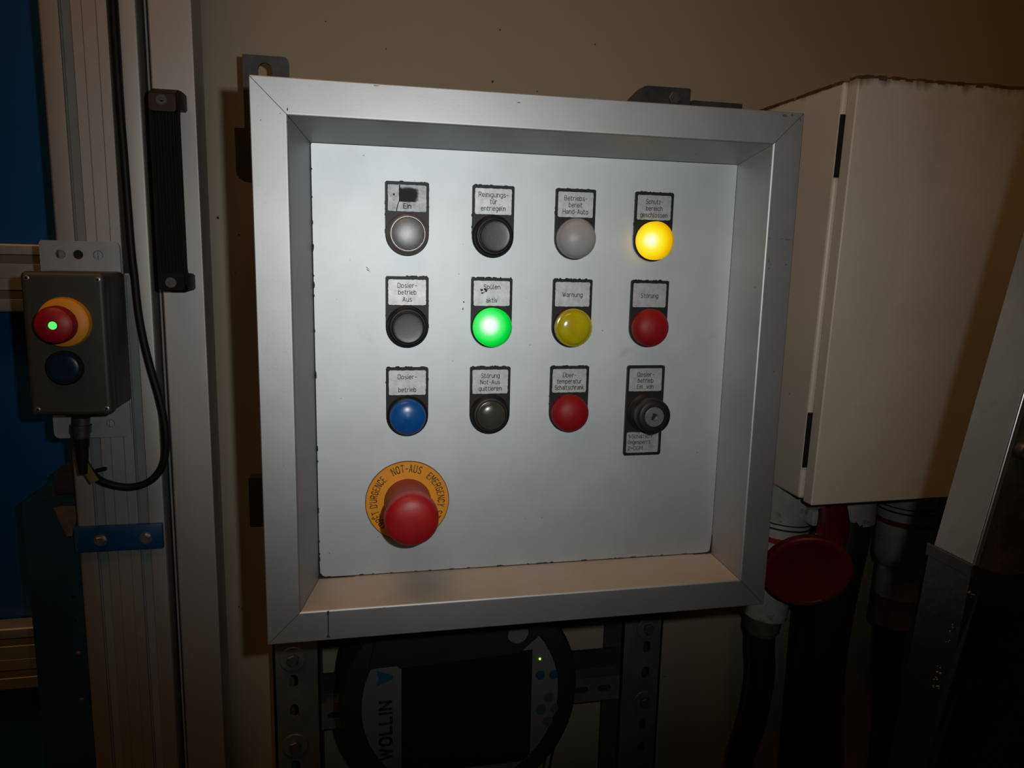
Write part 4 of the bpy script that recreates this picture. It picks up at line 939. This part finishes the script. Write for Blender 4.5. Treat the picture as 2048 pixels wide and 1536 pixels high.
bm = B(); lathe(bm, [(0, 0), (5, 0), (5, 3), (4, 4.5), (0, 4.8)], (222.5, -170, -18), seg=24); lathe(bm, [(2.4, 4.5), (2.4, 8), (0, 8)], (222.5, -170, -18), seg=16)
bmesh.ops.translate(bm, vec=(LX * 65, 0, 0), verts=bm.verts[:]); F.part('bolt', bm, m_boltdk)
# greasy black cover below
t = thing('machine_cover', 'greasy black ribbed cover at the lower right corner', 'machine cover', (212, -170, -300)); F = Frame(t)
bm = B(); tt = bmesh.new()
def cy(x, y, z): return tt.verts.new((x, y, z))
q = [(212.7, -170), (213.4, -137), (560, -137), (560, -290)]
top = [(212.7, -170, -85), (213.4, -137, -85), (560, -137, -85), (560, -172, -205), (250, -172, -99)]
bot = [(p[0], p[1], -900) for p in top]
vt = [cy(*p) for p in top]; vb = [cy(*p) for p in bot]; n = len(vt)
for i in range(n): tt.faces.new((vt[i], vt[(i + 1) % n], vb[(i + 1) % n], vb[i]))
tt.faces.new(vt[::-1]); tt.faces.new(vb)
for v in tt.verts: v.co.x += .20 * max(v.co.z + 85, -330) if v.co.x < 300 else 0
merge(bm, tt); F.part('cover_box', bm, m_bellow)
for k in range(16):
    bm = B(); x = 220 + k * 6.5; z1_ = -86 - (x - 212) * .38 if x < 250 else -100 - (x - 250) * .34
    prism(bm, [(x - 1.1, -170), (x - .7, -173.2), (x + .7, -173.2), (x + 1.1, -170)], -420, z1_ - 12)
    for v in bm.verts: v.co.x += .20 * (v.co.z + 85)
    F.part('rib', bm, m_bellow)
bm = B(); tt = bmesh.new(); vs = []
box(bm, 211.2, 213.2, -171, -136, -92, -84.5, .4, 1); F.part('edge_strip', bm, m_dksteel)
bm = B(); rnd = random.Random(9)
for x, z, r in ((213.4, -101, 1.5), (214.4, -103, 1.2), (204.5, -121, 1.0), (203.5, -124, .7), (202, -129.5, 1.0), (198.5, -149, 1.3), (197, -153, 1.2), (196.2, -157, .9), (199.5, -158.5, 1.1), (198.0, -146, .8)):
    for k in range(4):
        tt = bmesh.new(); bmesh.ops.create_icosphere(tt, subdivisions=1, radius=r * rnd.uniform(.3, .6))
        merge(bm, tt, Matrix.Translation((x + rnd.uniform(-1.2, 1.2), -170.6, z + rnd.uniform(-1.2, 1.2))))
F.part('edge_glints', bm, m_bolt)['kind'] = 'stuff'  # bright beads modelled to stand for glints and wet spots along the corner
